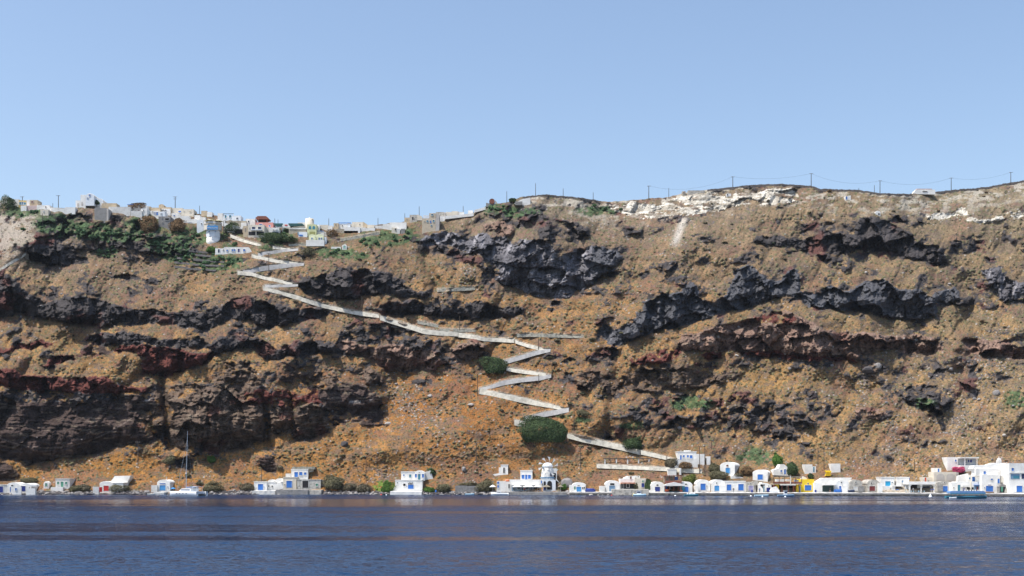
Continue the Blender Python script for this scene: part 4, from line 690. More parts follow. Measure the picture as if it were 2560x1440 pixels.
# ---------------------------------------------------------------- colours of painted things
def M(c):
    t = {'w': ('whitewash', (.80, .79, .76), .9, .05), 'gw': ('weathered_whitewash', (.66, .65, .62), .9, .13), 'bw': ('shade_blue_whitewash', (.72, .76, .80), .9, .05), 'lw': ('shaded_plaster', (.62, .66, .70), .9, .06),  # bw: whitewash with the bluish shade of unlit faces in its colour
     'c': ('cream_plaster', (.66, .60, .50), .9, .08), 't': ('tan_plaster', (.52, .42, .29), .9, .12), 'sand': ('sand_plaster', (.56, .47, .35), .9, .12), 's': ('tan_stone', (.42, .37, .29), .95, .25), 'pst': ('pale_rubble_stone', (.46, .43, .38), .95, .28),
     'gst': ('grey_stone', (.27, .26, .25), .95, .22), 'con': ('bare_concrete', (.27, .26, .25), .95, .12), 'old': ('old_plaster', (.50, .49, .45), .95, .3), 'rs': ('rough_roof_stone', (.33, .32, .27), .95, .3), 'sh': ('shaded_render', (.50, .46, .42), .9, .08),  # sh: darker render, painted shade for right-hand sides and niches
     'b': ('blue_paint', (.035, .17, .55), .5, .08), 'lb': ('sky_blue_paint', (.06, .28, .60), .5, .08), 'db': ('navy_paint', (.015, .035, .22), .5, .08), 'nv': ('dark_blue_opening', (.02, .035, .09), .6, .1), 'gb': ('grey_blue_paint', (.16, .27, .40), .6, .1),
     'te': ('teal_paint', (.04, .20, .28), .6, .1), 'tq': ('turquoise_paint', (.02, .33, .58), .5, .08), 'li': ('lilac_paint', (.36, .34, .52), .7, .15), 'gr': ('green_paint', (.07, .25, .17), .6, .1), 'mi': ('mint_paint', (.35, .62, .52), .6, .1), 'dg': ('porch_shade_green', (.02, .045, .04), .7, .1),  # dg: porch shade put into a dark green colour
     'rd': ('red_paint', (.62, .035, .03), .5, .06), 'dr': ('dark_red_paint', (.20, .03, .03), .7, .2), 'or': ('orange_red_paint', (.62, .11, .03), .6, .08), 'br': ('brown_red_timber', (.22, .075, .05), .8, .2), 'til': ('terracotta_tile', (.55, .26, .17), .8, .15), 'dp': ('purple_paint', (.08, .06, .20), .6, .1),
     'dk': ('dark_paint_and_shade', (.018, .018, .022), .9, .1), 'y': ('yellow_paint', (.85, .60, .02), .7, .05), 'y2': ('ochre_yellow_plaster', (.62, .44, .14), .8, .1), 'yg': ('yellow_green_plaster', (.58, .60, .36), .9, .08), 'py': ('pale_yellow_plaster', (.70, .72, .48), .9, .06), 'ol': ('olive_plaster', (.30, .30, .12), .9, .1),  # dk: near-black for dark parts, also painted shade inside openings
     'pk': ('pink_plaster', (.60, .28, .25), .9, .08), 'pk2': ('dusty_pink_plaster', (.60, .46, .44), .9, .1), 'awn': ('dark_green_awning', (.02, .085, .09), .8, .1), 'can': ('white_canvas', (.74, .73, .70), .9, .05), 'crm': ('cream_canvas', (.72, .64, .38), .9, .08),
     'wood': ('pole_timber', (.085, .065, .05), .9, .2), 'iron': ('dark_iron', (.04, .04, .045), .6, .1), 'thatch': ('thatch', (.30, .26, .20), .95, .2), 'gel': ('boat_gelcoat', (.78, .80, .82), .3, .03), 'alu': ('mast_aluminium', (.42, .47, .54), .45, .05),
     'blc': ('blue_boat_canvas', (.14, .28, .52), .8, .12), 'lbp': ('pale_blue_boat_paint', (.42, .60, .72), .5, .06), 'cov': ('blue_boat_cover', (.02, .06, .30), .8, .12), 'brn': ('brown_rubber', (.28, .20, .15), .8, .1), 'yb': ('buoy_yellow', (.85, .66, .10), .5, .04), 'ora': ('lifeboat_orange', (.75, .22, .10), .6, .05),
     'skin': ('skin', (.45, .26, .18), .7, .05), 'hair': ('dark_hair', (.03, .02, .015), .8, .1), 'shb': ('blue_shirt', (.05, .12, .35), .9, .05), 'shw': ('pale_shirt', (.65, .62, .58), .9, .05), 'shk': ('dark_clothes', (.03, .03, .04), .9, .05), 'wallp': ('path_whitewash', (.56, .53, .455), .95, .2), 'wallg': ('path_cement_part_shade', (.44, .43, .42), .95, .16),  # wallg: cement grey with the partial shade of the ramps mixed in
     'drk': ('dark_dry_stone', (.085, .08, .082), .95, .3), 'pave': ('path_concrete', (.38, .36, .32), .95, .15)}[c]
    sc = 14 if c in ('iron',) else (1.1 if c in ('s', 'pst', 'gst', 'rs', 'drk', 'old') else .6)
    if c == 'w': return mat(t[0], t[1], t[2], t[3], .35, .2, dirt=(.62, .60, .56))
    return mat(t[0], t[1], t[2], t[3], sc, .5 if c in ('s', 'pst', 'gst', 'rs', 'drk', 'old') else .15)

def link(name, me, parent=None, mats=()):
    o = D.objects.new(name, me); COL.objects.link(o)
    for m_ in mats: me.materials.append(m_)
    if parent: o.parent = parent
    return o
def empty(name, loc, rz=0): 
    o = D.objects.new(name, None); COL.objects.link(o); o.location = loc; o.rotation_euler = (0, 0, rz); o.empty_display_size = .5; return o
def tag(o, label, cat, group=None, kind_=None):
    o['label'] = label; o['category'] = cat
    if group: o['group'] = group
    if kind_: o['kind'] = kind_
    return o
class MB:                                       # collects solids, links them as one mesh
    def __init__(s): s.v = []; s.f = []
    def prism(s, pts, y0, y1):                  # outline in x,z extruded along y
        a = 0
        for k in range(len(pts)): a += pts[k-1][0]*pts[k][1]-pts[k][0]*pts[k-1][1]
        if a < 0: pts = pts[::-1]
        n = len(pts); b = len(s.v)
        s.v += [(x, y0, z) for x, z in pts]+[(x, y1, z) for x, z in pts]
        s.f.append(tuple(range(b, b+n))); s.f.append(tuple(range(b+2*n-1, b+n-1, -1)))
        for k in range(n): s.f.append((b+(k+1) % n, b+k, b+n+k, b+n+(k+1) % n))
        return s
    def box(s, x0, x1, y0, y1, z0, z1): return s.prism([(x0, z0), (x1, z0), (x1, z1), (x0, z1)], y0, y1)
    def tube(s, p, q, r0, r1=None, n=8):
        r1 = r0 if r1 is None else r1; p = Vector(p); q = Vector(q); d = (q-p).normalized(); u = d.orthogonal().normalized(); w = d.cross(u); b = len(s.v)
        for c, r in ((p, r0), (q, r1)):
            for k in range(n):
                a = 2*math.pi*k/n; s.v.append(tuple(c+u*r*math.cos(a)+w*r*math.sin(a)))
        for k in range(n): s.f.append((b+k, b+(k+1) % n, b+n+(k+1) % n, b+n+k))
        s.f.append(tuple(range(b+n-1, b-1, -1))); s.f.append(tuple(range(b+n, b+2*n))); return s
    def lathe(s, prof, n=24, cx=0, cy=0):       # prof: (r, z) bottom to top
        b = len(s.v)
        for r, z in prof:
            for k in range(n): a = 2*math.pi*k/n; s.v.append((cx+r*math.cos(a), cy+r*math.sin(a), z))
        for j in range(len(prof)-1):
            for k in range(n): s.f.append((b+j*n+k, b+j*n+(k+1) % n, b+(j+1)*n+(k+1) % n, b+(j+1)*n+k))
        s.f.append(tuple(b+k for k in range(n-1, -1, -1))); e = b+(len(prof)-1)*n; s.f.append(tuple(e+k for k in range(n))); return s
    def build(s, name, m_, parent=None, smooth=False):
        me = D.meshes.new(name); me.from_pydata(s.v, [], s.f); me.validate(); me.update()
        if smooth: me.polygons.foreach_set('use_smooth', [True]*len(me.polygons))
        return link(name, me, parent, [m_] if m_ else [])
def archpts(x0, x1, zt, zs, zb, n=12):
    c = (x0+x1)/2; a = (x1-x0)/2
    return [(x0, zb), (x1, zb)]+[(c+a*math.cos(math.pi*k/n), zs+(zt-zs)*math.sin(math.pi*k/n)) for k in range(n+1)]

def build_house(b):
    x0, x1, yt, yb = b['bb']
    cx = (x0+x1)/2; p0 = b['parts'][0]
    fy = p0[5] if p0[0] == 'V' else (max(q[1] for q in p0[1]) if p0[0] == 'P' else p0[4])
    if b.get('ref'): rx, ry, dy = b['ref']; Y = gY(rx, ry)-.6+dy
    else:
        Y = min(gY(cx, fy), gY(x0+(x1-x0)*.2, fy)+1.5, gY(x0+(x1-x0)*.8, fy)+1.5)-.6+b.get('dy', 0)
    s = Y/FPX; ang = math.radians(b['rot'])
    o = PT(cx, fy, Y); parts = []
    zz = lambda py: (fy-py)*s
    xx = lambda px: (px-cx)*s
    root = empty(b['name'], o, ang); tag(root, b['label'], b['cat'])
    dep = b['depth']; made = []
    for p in b['parts']:
        k = p[0]
        if k in ('B', 'X'):
            _, a0, a1, t, d, m_ = p[:6]; nm = p[6] if len(p) > 6 else 'wall'; y0 = p[7] if len(p) > 7 else 0; y1 = p[8] if len(p) > 8 else dep
            e = 1.5 if (nm in ('wall', 'terrace', 'low_wall', 'side_wall', 'box_wall', 'terrace_wall', 'footing') and not b.get('ref') and abs(d-fy) < 12) else 0
            if b.get('ref') and nm == 'wall' and d >= b['ref'][1]-5: e = 1.2
            w = MB().box(xx(a0), xx(a1), y0, y1, zz(d)-e, zz(t)).build(nm, M(m_), root); made.append(w)
            if k == 'B':
                q = MB(); ov = .12; zt = zz(t)
                q.box(xx(a0)-ov, xx(a1)+ov, y0-ov, y0+.16, zt+.003, zt+.22); q.box(xx(a0)-ov, xx(a1)+ov, y1-.16, y1+ov, zt+.003, zt+.22)
                q.box(xx(a0)-ov, xx(a0)+.16, y0+.163, y1-.163, zt+.003, zt+.22); q.box(xx(a1)-.16, xx(a1)+ov, y0+.163, y1-.163, zt+.003, zt+.22)
                q.build('roof_rim', M(m_), root)
        elif k == 'V':
            _, a0, a1, t, sp, d, m_ = p[:7]; nm = p[7] if len(p) > 7 else 'wall'; y0 = p[8] if len(p) > 8 else 0; y1 = p[9] if len(p) > 9 else dep
            e = 1.5 if nm == 'wall' and not b.get('ref') else 0
            made.append(MB().prism(archpts(xx(a0), xx(a1), zz(t), zz(sp), zz(d)-e), y0, y1).build(nm, M(m_), root))
            if nm in ('wall', 'nave', 'vault', 'dome'):
                th = .14; A = archpts(xx(a0)-th, xx(a1)+th, zz(t)+th, zz(sp), 0)[2:]; Bq = archpts(xx(a0)+.02, xx(a1)-.02, zz(t)-.02, zz(sp), 0)[2:]
                MB().prism(A+Bq[::-1], y0+.18, y1+.05).build('roof', M('w' if m_ in ('w', 'gw', 'bw') else m_), root)
        elif k == 'P':
            _, pts, m_, nm, y0, y1 = p; made.append(MB().prism([(xx(q[0]), zz(q[1])) for q in pts], y0, y1).build(nm, M(m_), root))
        else:
            _, a0, a1, t, d, m_ = p[:6]; off = p[6] if len(p) > 6 else 0
            nm = {'w': 'window', 'd': 'door', 'v': 'vent'}[k]; X0, X1, Z0, Z1 = xx(a0), xx(a1), zz(d), zz(t); f = .10 if k != 'v' else .05
            q = MB(); y0 = off-.14
            q.box(X0-f, X0, y0, off, Z0 if k == 'd' else Z0-f, Z1+f); q.box(X1, X1+f, y0, off, Z0 if k == 'd' else Z0-f, Z1+f); q.box(X0, X1, y0, off, Z1, Z1+f)
            if k != 'd': q.box(X0, X1, y0-.04, off, Z0-f, Z0)
            fr_ = q.build(nm, M('w' if m_ not in ('w',) else 'gw'), root)
            q = MB(); mid = (X0+X1)/2
            if k == 'd' or (k == 'w' and X1-X0 > .5):
                q.box(X0, mid-.03, off-.05, off, Z0, Z1); q.box(mid+.03, X1, off-.05, off, Z0, Z1); q.box(mid-.03, mid+.03, off-.015, off, Z0, Z1)
                if Z1-Z0 > 1.6 and X1-X0 > 1.2: zc = Z0+(Z1-Z0)*.72; q.box(X0, X1, off-.08, off-.05, zc, zc+.08)
            else: q.box(X0, X1, off-.04, off, Z0, Z1)
            q.build({'w': 'shutter', 'd': 'door_leaf', 'v': 'vent_hole'}[k], M(m_), fr_)
    if len(root.children) == 1 and not made[0].children:
        c = made[0]; c.parent = None; c.location = root.location; c.rotation_euler = root.rotation_euler; c.name = b['name']
        tag(c, b['label'], b['cat']); D.objects.remove(root); root = c
    b['root'] = root; b['Y'] = Y
    return root
for b in BL: build_house(b)
# ---------------------------------------------------------------- path walls and paving
def densify(pl, step=9):
    if pl[0][0] > pl[-1][0]: pl = pl[::-1]
    xs = [p[0] for p in pl]; n = max(3, int((xs[-1]-xs[0])/step)+1); X = np.linspace(xs[0], xs[-1], n)
    return [(float(x), float(np.interp(x, xs, [p[1] for p in pl])), float(np.interp(x, xs, [p[2] for p in pl]))) for x in X]
def wall_mesh(pl, thick=.45, jit=0, sink=.5, off=-.35, lean=.45):
    q = densify(pl); v = []; f = []; Ys = [gY(x, b) for x, t, b in q]
    Ys = np.convolve(np.pad(Ys, 2, mode='edge'), np.ones(5)/5, mode='valid')
    for (x, t, b), Y in zip(q, Ys):
        Y = Y+off; j = random.uniform(-jit, jit)
        a = PT(x, b, Y-lean); c = PT(x, t, Y); c.z += j; a.z -= sink
        v += [tuple(a), tuple(c), (c.x, c.y+thick, c.z+.03), (a.x, a.y+thick, a.z)]
    n = len(q)
    for k in range(n-1):
        o = 4*k
        for i, jn in ((0, 1), (1, 2), (2, 3), (3, 0)): f.append((o+i, o+4+i, o+4+jn, o+jn))
    f.append((0, 1, 2, 3)); e = 4*(n-1); f.append((e+3, e+2, e+1, e))
    return v, f, q, Ys
def mesh_of(name, v, f, m_, parent=None, smooth=False):
    me = D.meshes.new(name); me.from_pydata(v, [], f); me.validate(); me.update()
    b = bmesh.new(); b.from_mesh(me); bmesh.ops.recalc_face_normals(b, faces=b.faces); b.to_mesh(me); b.free()
    if smooth: me.polygons.foreach_set('use_smooth', [True]*len(me.polygons))
    return link(name, me, parent, [m_])
fv = []; ff = []
for m_, lab, pl in PATHS:
    v, f, q, Ys = wall_mesh(pl, jit=.14)
    tag(mesh_of('path_wall', v, f, M('wallp' if m_ == 'w' else 'wallg')), lab, 'path wall', 'walls of the zigzag path')
    b0 = len(fv)
    for (x, t, bt), Y in zip(q, Ys):
        c = PT(x, t, Y-.35); h_ = (bt-t)*Y/FPX; z = c.z-min(.55, .35*h_)
        fv += [(c.x, c.y+.44, z), (c.x, c.y+2.9, z+.05), (c.x, c.y+2.9, z-2.5), (c.x, c.y+.44, z-2.5)]
    for k in range(len(q)-1):
        o = b0+4*k; ff += [(o, o+4, o+5, o+1), (o+1, o+5, o+6, o+2)]
o = mesh_of('footpath', fv, ff, M('pave')); o['kind'] = 'structure'
for lab, pl, m_ in STONEWALLS:
    v, f, q, Ys = wall_mesh(pl, .6, .3, lean=.2); tag(mesh_of('retaining_wall', v, f, M('rs')), lab, 'stone wall')
TN = ['top', 'second', 'middle', 'fourth', 'bottom']
for k, pl in enumerate(TERR):
    v, f, q, Ys = wall_mesh(pl, .6, .15, sink=.2); tag(mesh_of('terrace_wall', v, f, M('drk')), TN[k]+' dark dry stone wall of the five cactus terraces below the tower restaurant', 'terrace wall', 'dry stone terrace walls')
def dry_wall(x0, x1, lab, h=1.0):
    h *= .4; q = MB(); n = int((x1-x0)/2.0)
    for k in range(n):
        x = x0+(x1-x0)*(k+random.uniform(-.3, .3))/n; rr = random.uniform(.5, 1)*h
        p_ = float(np.interp(x, U, rid)); Y = gY(x, p_+2)-.2; c = PT(x, p_+1.5, Y); s = random.uniform(.22, .45)
        a0 = [(c.x-s, c.z-.9), (c.x+s, c.z-.9), (c.x+s*random.uniform(.7, 1.1), c.z+rr*.55), (c.x+s*random.uniform(-.3, .3), c.z+rr*.8), (c.x-s*random.uniform(.7, 1.1), c.z+rr*.5)]
        q.prism(a0, Y-random.uniform(.2, .4), Y+random.uniform(.2, .5))
    tag(q.build('dry_stone_wall', mat('brown_dry_stone', (.15, .13, .12), .95, .25, 1.1, .5)), lab, 'dry stone wall')
dry_wall(1308, 1500, 'dark dry stone wall along the rounded hump left of the pumice cliff', 1.1)
dry_wall(1770, 2054, 'dark dry stone wall along the skyline above the pumice cliff', 1.2)
dry_wall(2056, 2280, 'dark dry stone wall dipping along the skyline left of the lone farmhouse', 1.2)
dry_wall(2340, 2600, 'dark dry stone wall climbing the skyline at the right edge', 1.5)

# ---------------------------------------------------------------- quay
def quay(name, x0, x1, top, depth, m_, front=-1.6, hgt=None, pieces=1):
    v = []; f = []; n = max(2, int((x1-x0)/6)); 
    for k in range(n+1):
        x = x0+(x1-x0)*k/n; sy = float(np.interp(x, U, sho)); Y = CAMH*FPX/(sy-YH)+front
        X = (x-1280)/FPX*Y; z = top+random.uniform(-.05, .05)
        v += [(X, Y, -1.2), (X, Y+random.uniform(-.08, .08), z), (X, Y+depth, z+.1), (X, Y+depth, -1.2)]
    for k in range(n):
        o = 4*k
        for i, jn in ((0, 1), (1, 2), (2, 3)): f.append((o+i, o+4+i, o+4+jn, o+jn))
    f += [(0, 1, 2, 3), (4*n+3, 4*n+2, 4*n+1, 4*n)]
    return mesh_of(name, v, f, m_)
qm, nt, p = newmat('quay_concrete')
tcn = N(nt, 'ShaderNodeNewGeometry'); sx_ = N(nt, 'ShaderNodeSeparateXYZ'); nt.links.new(tcn.outputs['Position'], sx_.inputs[0])
no = N(nt, 'ShaderNodeTexNoise', Scale=1.2, Detail=6.0); nt.links.new(tcn.outputs['Position'], no.inputs['Vector'])
ad = N(nt, 'ShaderNodeMath', operation='MULTIPLY_ADD'); nt.links.new(no.outputs['Fac'], ad.inputs[0]); ad.inputs[1].default_value = .9; nt.links.new(sx_.outputs['Z'], ad.inputs[2])
rp = N(nt, 'ShaderNodeValToRGB'); e = rp.color_ramp.elements; e[0].position = .55; e[0].color = (.035, .035, .035, 1); e[1].position = 1.0; e[1].color = (.22, .21, .20, 1); x_ = e.new(1.35 if 0 else .93); x_.color = (.12, .115, .11, 1)
nt.links.new(ad.outputs[0], rp.inputs['Fac']); nt.links.new(rp.outputs[0], p.inputs['Base Color']); p.inputs['Roughness'].default_value = .9
o = quay('quay', 1424, 2640, .95, 6.5, qm); o['kind'] = 'structure'
# pale paving on the quay
o = quay('quay_paving', 1424, 2640, .99, 6.0, M('gw'), front=-1.45); o['kind'] = 'structure'
tag(quay('restaurant_platform', 1228, 1417, 1.0, 8, M('gst'), front=-3.2), 'dark edged stone platform carrying the restaurant tables under the windmill', 'platform')
tag(quay('stone_landing', 690, 770, 1.7, 6, M('gst'), front=-1.5), 'sloping grey stone landing below the tall cream boathouse', 'landing')
tag(quay('stone_landing', 771, 803, 1.6, 6, M('pst'), front=-1.0), 'pale stone landing below the derelict storehouse', 'landing')
tag(quay('stone_landing', 630, 688, 1.3, 5, M('gw'), front=-1.0), 'low white landing below the flat roofed boathouse with deep blue door', 'landing')
tag(quay('stone_landing', 975, 1054, 1.1, 5, M('w'), front=-1.6), 'low white landing below the two level white house', 'landing')
tag(quay('stone_landing', 384, 410, .8, 5, M('gw'), front=-1.5), 'pale slipway in front of the light blue boathouse door', 'landing')
tag(quay('stone_wall', 1530, 1622, 2.0, 3, M('pst'), front=-1.9), 'rubble quay wall below the porch with the red tiled canopy', 'stone wall')

# ---------------------------------------------------------------- windmill
Yw = gY(1370, 1229)+4.0; sW = Yw/FPX
root = empty('windmill', PT(1369, 1198, Yw)); tag(root, 'white round windmill with ten little triangular sails on the shore', 'windmill')
h = lambda py: (1198-py)*sW
MB().lathe([(2.35, -1.5), (2.35, 0), (2.25, h(1185)), (2.05, h(1176)), (1.75, h(1167.5))], 28).build('tower', M('w'), root, True)
MB().lathe([(1.95, h(1167.4)), (1.9, h(1165)), (1.65, h(1161)), (1.1, h(1158)), (.3, h(1156.6)), (.05, h(1156.4))], 28).build('cap', M('bw'), root, True)
MB().lathe([(2.5, h(1196)), (2.62, h(1196)), (2.62, h(1192.5)), (2.5, h(1192.5))], 28).build('balcony_rail', M('gb'), root)
MB().box((1356-1369)*sW, (1359-1369)*sW, -1.9, -1.2, h(1172), h(1167)).build('window', M('gb'), root)
MB().box((1375-1369)*sW, (1382-1369)*sW, -2.45, -1.0, h(1190), h(1183)).build('doorway', M('nv'), root)
hub = Vector(((1370-1369)*sW, -2.9, h(1167)))
MB().tube(hub+Vector((0, 1.5, 0)), hub+Vector((0, -.5, 0)), .13).build('axle', M('iron'), root)
R_ = 24.5*sW
for k in range(10):
    a = math.radians(7+36*k); dx, dz = math.cos(a), math.sin(a); px, pz = -dz, dx
    tip = hub+Vector((dx*R_, 0, dz*R_))
    ob = MB().tube(hub, tip, .05, .035, 6).build('sail_spar', M('w'), root)
    b0 = hub+Vector((dx*R_*.62, 0, dz*R_*.62)); c1 = tip+Vector((px*.95, -.15, pz*.95))
    mesh_of('sail', [tuple(tip), tuple(b0), tuple(c1), tuple(tip+Vector((0, .03, 0))), tuple(b0+Vector((0, .03, 0))), tuple(c1+Vector((0, .03, 0)))], [(0, 1, 2), (5, 4, 3), (0, 3, 4, 1), (1, 4, 5, 2), (2, 5, 3, 0)], M('can'), ob)

# tower restaurant with the blue sign
Yt = gY(533, 607)-.4+2.8; sT = Yt/FPX
root = empty('tower_restaurant', PT(533, 607, Yt), .08); tag(root, 'white round tower restaurant with a blue sign and cream parasols on its balcony', 'restaurant')
h = lambda py: (607-py)*sT
MB().lathe([(17.5*sT, -2), (17*sT, 0), (16.2*sT, h(594))], 28).build('base', M('w'), root, True)
def octo(q, r, z0, z1, sx=1, d=1):
    q.prism([(0, 0)]*0 or [(0, 0)], 0, 0) if 0 else None
    b = len(q.v); A = [math.radians(22.5+45*k) for k in range(8)]
    for z in (z0, z1):
        for a in A: q.v.append((r*math.cos(a), r*math.sin(a)*d, z))
    for k in range(8): q.f.append((b+k, b+(k+1) % 8, b+8+(k+1) % 8, b+8+k))
    q.f.append(tuple(range(b+7, b-1, -1))); q.f.append(tuple(range(b+8, b+16))); return q
octo(MB(), 17.6*sT, h(594), h(577)).build('lower_storey', M('bw'), root)
octo(MB(), 22*sT, h(577), h(563.5)).build('upper_storey', M('c'), root)
octo(MB(), 22.8*sT, h(563.5), h(562)).build('cornice', M('t'), root)
octo(MB(), 22.2*sT, h(562), h(557)).build('balcony_parapet', M('gw'), root)
for px in (525, 541):
    MB().lathe([(2*sT, h(583)), (2*sT, h(581))], 8, (px-533)*sT, -16.6*sT).build('window', M('gb'), root)
    MB().box((px-2-533)*sT, (px+2-533)*sT, -20.75*sT, -20*sT, h(568), h(565.4)).build('window', M('gb'), root)
sg = MB().box((521-533)*sT, (548-533)*sT, -21.6*sT, -20.7*sT, h(578), h(568.5)).build('sign', M('lb'), root)
tx = D.curves.new('lettering', 'FONT'); tx.body = 'PANORAMA'; tx.size = 4.6*sT; tx.align_x = 'CENTER'; tx.extrude = .02
to = D.objects.new('t', tx); COL.objects.link(to); dg = bpy.context.evaluated_depsgraph_get(); tm = D.meshes.new_from_object(to.evaluated_get(dg)); D.objects.remove(to)
lo = link('lettering', tm, sg, [M('w')]); lo.rotation_euler = (R(90), 0, 0); lo.location = (1.5*sT, -21.7*sT, h(575.2)); 
def parasol(px, py, w, hh, mt, lab, Y=None, pole=2.3, sides=8, cat='parasol', group=None, flat=.0, closed=False):
    Y = Y or gY(px, py)-.5; o = PT(px, py, Y); r = w/2*Y/FPX; root = empty('parasol', (o.x, o.y, o.z)); tag(root, lab, cat, group)
    MB().tube((0, 0, 0), (0, 0, pole+hh), .04).build('pole', M('w'), root)
    q = MB(); b = 0; q.v = [(0, 0, pole+hh)]+[(r*math.cos(2*math.pi*k/sides+.39), r*math.sin(2*math.pi*k/sides+.39), pole) for k in range(sides)]+[(r*.98*math.cos(2*math.pi*k/sides+.39), r*.98*math.sin(2*math.pi*k/sides+.39), pole-.18) for k in range(sides)]
    for k in range(sides): q.f += [(0, 1+k, 1+(k+1) % sides), (1+k, 1+sides+k, 1+sides+(k+1) % sides, 1+(k+1) % sides)]
    q.build('canopy', M(mt), root)
    return root
Yp = Yt-12*sT
parasol(525, 561, 26, .6, 'crm', 'left of two cream parasols on the tower restaurant balcony', Yp, 1.6)
parasol(545, 562, 24, .6, 'crm', 'right of two cream parasols on the tower restaurant balcony', Yp, 1.6)
bldx = lambda *a, **k: None
# white block beside the tower restaurant
wb = dict(name='house', label='white block house with a tall shaded side next to the tower restaurant', cat='house', parts=[(X,492,508,550,580,'bw'),(X,508.3,513,549,583,'w'),(P,[(513.2,583),(513.2,549),(521,556),(521,562),(514,583)],'bw','side_wall',0,3),('v',503,505,558,561,'dk')], depth=5, rot=0, foot=None, dy=1.0)
wb['bb'] = (492, 521, 549, 583); build_house(wb)
# skyline mill
Ym = gY(774, 569)+1; sM = Ym/FPX; root = empty('old_mill', PT(774, 569, Ym)); tag(root, 'cream round mill tower with a small white cone roof on the skyline', 'mill'); hm = lambda py: (569-py)*sM
MB().lathe([(11.4*sM, -2), (11.2*sM, 0), (10.6*sM, hm(547.5))], 28).build('tower', M('c'), root, True)
MB().lathe([(5*sM, hm(547.4)), (.3*sM, hm(543.2))], 20).build('cone_roof', M('w'), root, True)
MB().box(7*sM, 8.6*sM, -8.6*sM, -6*sM, hm(552), hm(549.5)).build('window', M('dk'), root)
Yr = gY(1230, 512)-.5; sR = Yr/FPX; root = empty('ruined_mill', PT(1230, 511, Yr)); tag(root, 'ruined brown mill with a round drum opening on the black crag', 'ruin')
q = MB(); cz = 8*sR
q.prism([(7*sR*math.cos(a*math.pi/12), cz+6.6*sR*math.sin(a*math.pi/12)) for a in range(24)], 0, 2).build('drum', M('br'), root)
q = MB().prism([(-15*sR, -1), (7*sR, -1), (7*sR, 3*sR), (-6*sR, 4*sR), (-8*sR, 3*sR), (-15*sR, 5*sR)], .4, 2.6).build('wall', M('gst'), root)
q = MB().prism([(8*sR, -1), (14*sR, -1), (13*sR, 4*sR), (8*sR, 11*sR)], .2, 2.2).build('buttress', M('s'), root)

# ---------------------------------------------------------------- utility poles and cables
def pole(px, yt, yb, lab, grp, arms=0, r=.13, back=0):
    Y = gY(px, yb)-.3+back; s = Y/FPX; H = (yb-yt)*s; o = PT(px, yb, Y)
    m_ = MB().tube((0, 0, -1.5), (0, 0, H), r*1.15, r*.8, 8).build('utility_pole', M('wood')); m_.location = o; tag(m_, lab, 'utility pole', grp)
    for k in range(arms):
        MB().box(-.9+.2*k, .9-.2*k, -.16-r, -.04-r, H-.35-.9*k, H-.22-.9*k).build('crossarm', M('wood'), m_)
        for x in (-.7, 0, .7): MB().tube((x*(1-.2*k), -.1-r, H-.22-.9*k), (x*(1-.2*k), -.1-r, H-.02-.9*k), .05).build('insulator', M('gw'), m_)
    return Vector((o.x, o.y, o.z+H))
SK = [(56,491,502,1,'thin pole above the yellow clifftop house'),(146,488,519,1,'tall pole on the skyline left of the church'),(132,508,520,0,'short thin pole left of the tall pole on the left skyline'),(438,491,521,2,'pole with two crossarms above the long cream house'),(499,514,531,0,'plain pole beside the tan hut on the knoll'),
 (687,546,562,0,'leaning pole right of the pink house'),(695,549,562,0,'thin aerial next to the green awning'),(822,546,566,0,'thin pole right of the skyline mill'),(945,545,560,0,'thin pole on the brown knoll'),(1012,533,545,0,'thin pole left of the weathered cream house'),(1048,516,538,0,'pole with a stay wire above the weathered cream house'),
 (1158,515,537,0,'pole behind the long skyline wall'),(1267,478,507,0,'pole on the black crag'),(1339,458,489,0,'tall pole on the rounded hump, the tallest there'),(1408,471,490,0,'short pole on the right half of the rounded hump'),(1483,481,499,0,'pole where the rounded hump ends'),
 (1622,464,497,1,'pole carrying the left end of the long cable'),(1672,470,493,0,'short pole just right of the cable end pole'),(1832,441,468,1,'cable pole above the pumice cliff'),(2028,433,465,1,'highest cable pole above the right end of the dry stone wall'),(2147,470,478,0,'tiny pole in the skyline dip'),
 (2186,463,484,0,'short pole left of the cable pole in the skyline dip'),(2200,451,485,1,'cable pole in the skyline dip'),(2378,444,477,1,'cable pole right of the lone farmhouse'),(2527,430,459,1,'cable pole at the right edge of the skyline')]
tops = {}
for px, a, b_, n_, lab in SK: tops[px] = pole(px, a, b_, lab, 'poles along the skyline', n_, r=.16 if n_ else .12, back=.6)
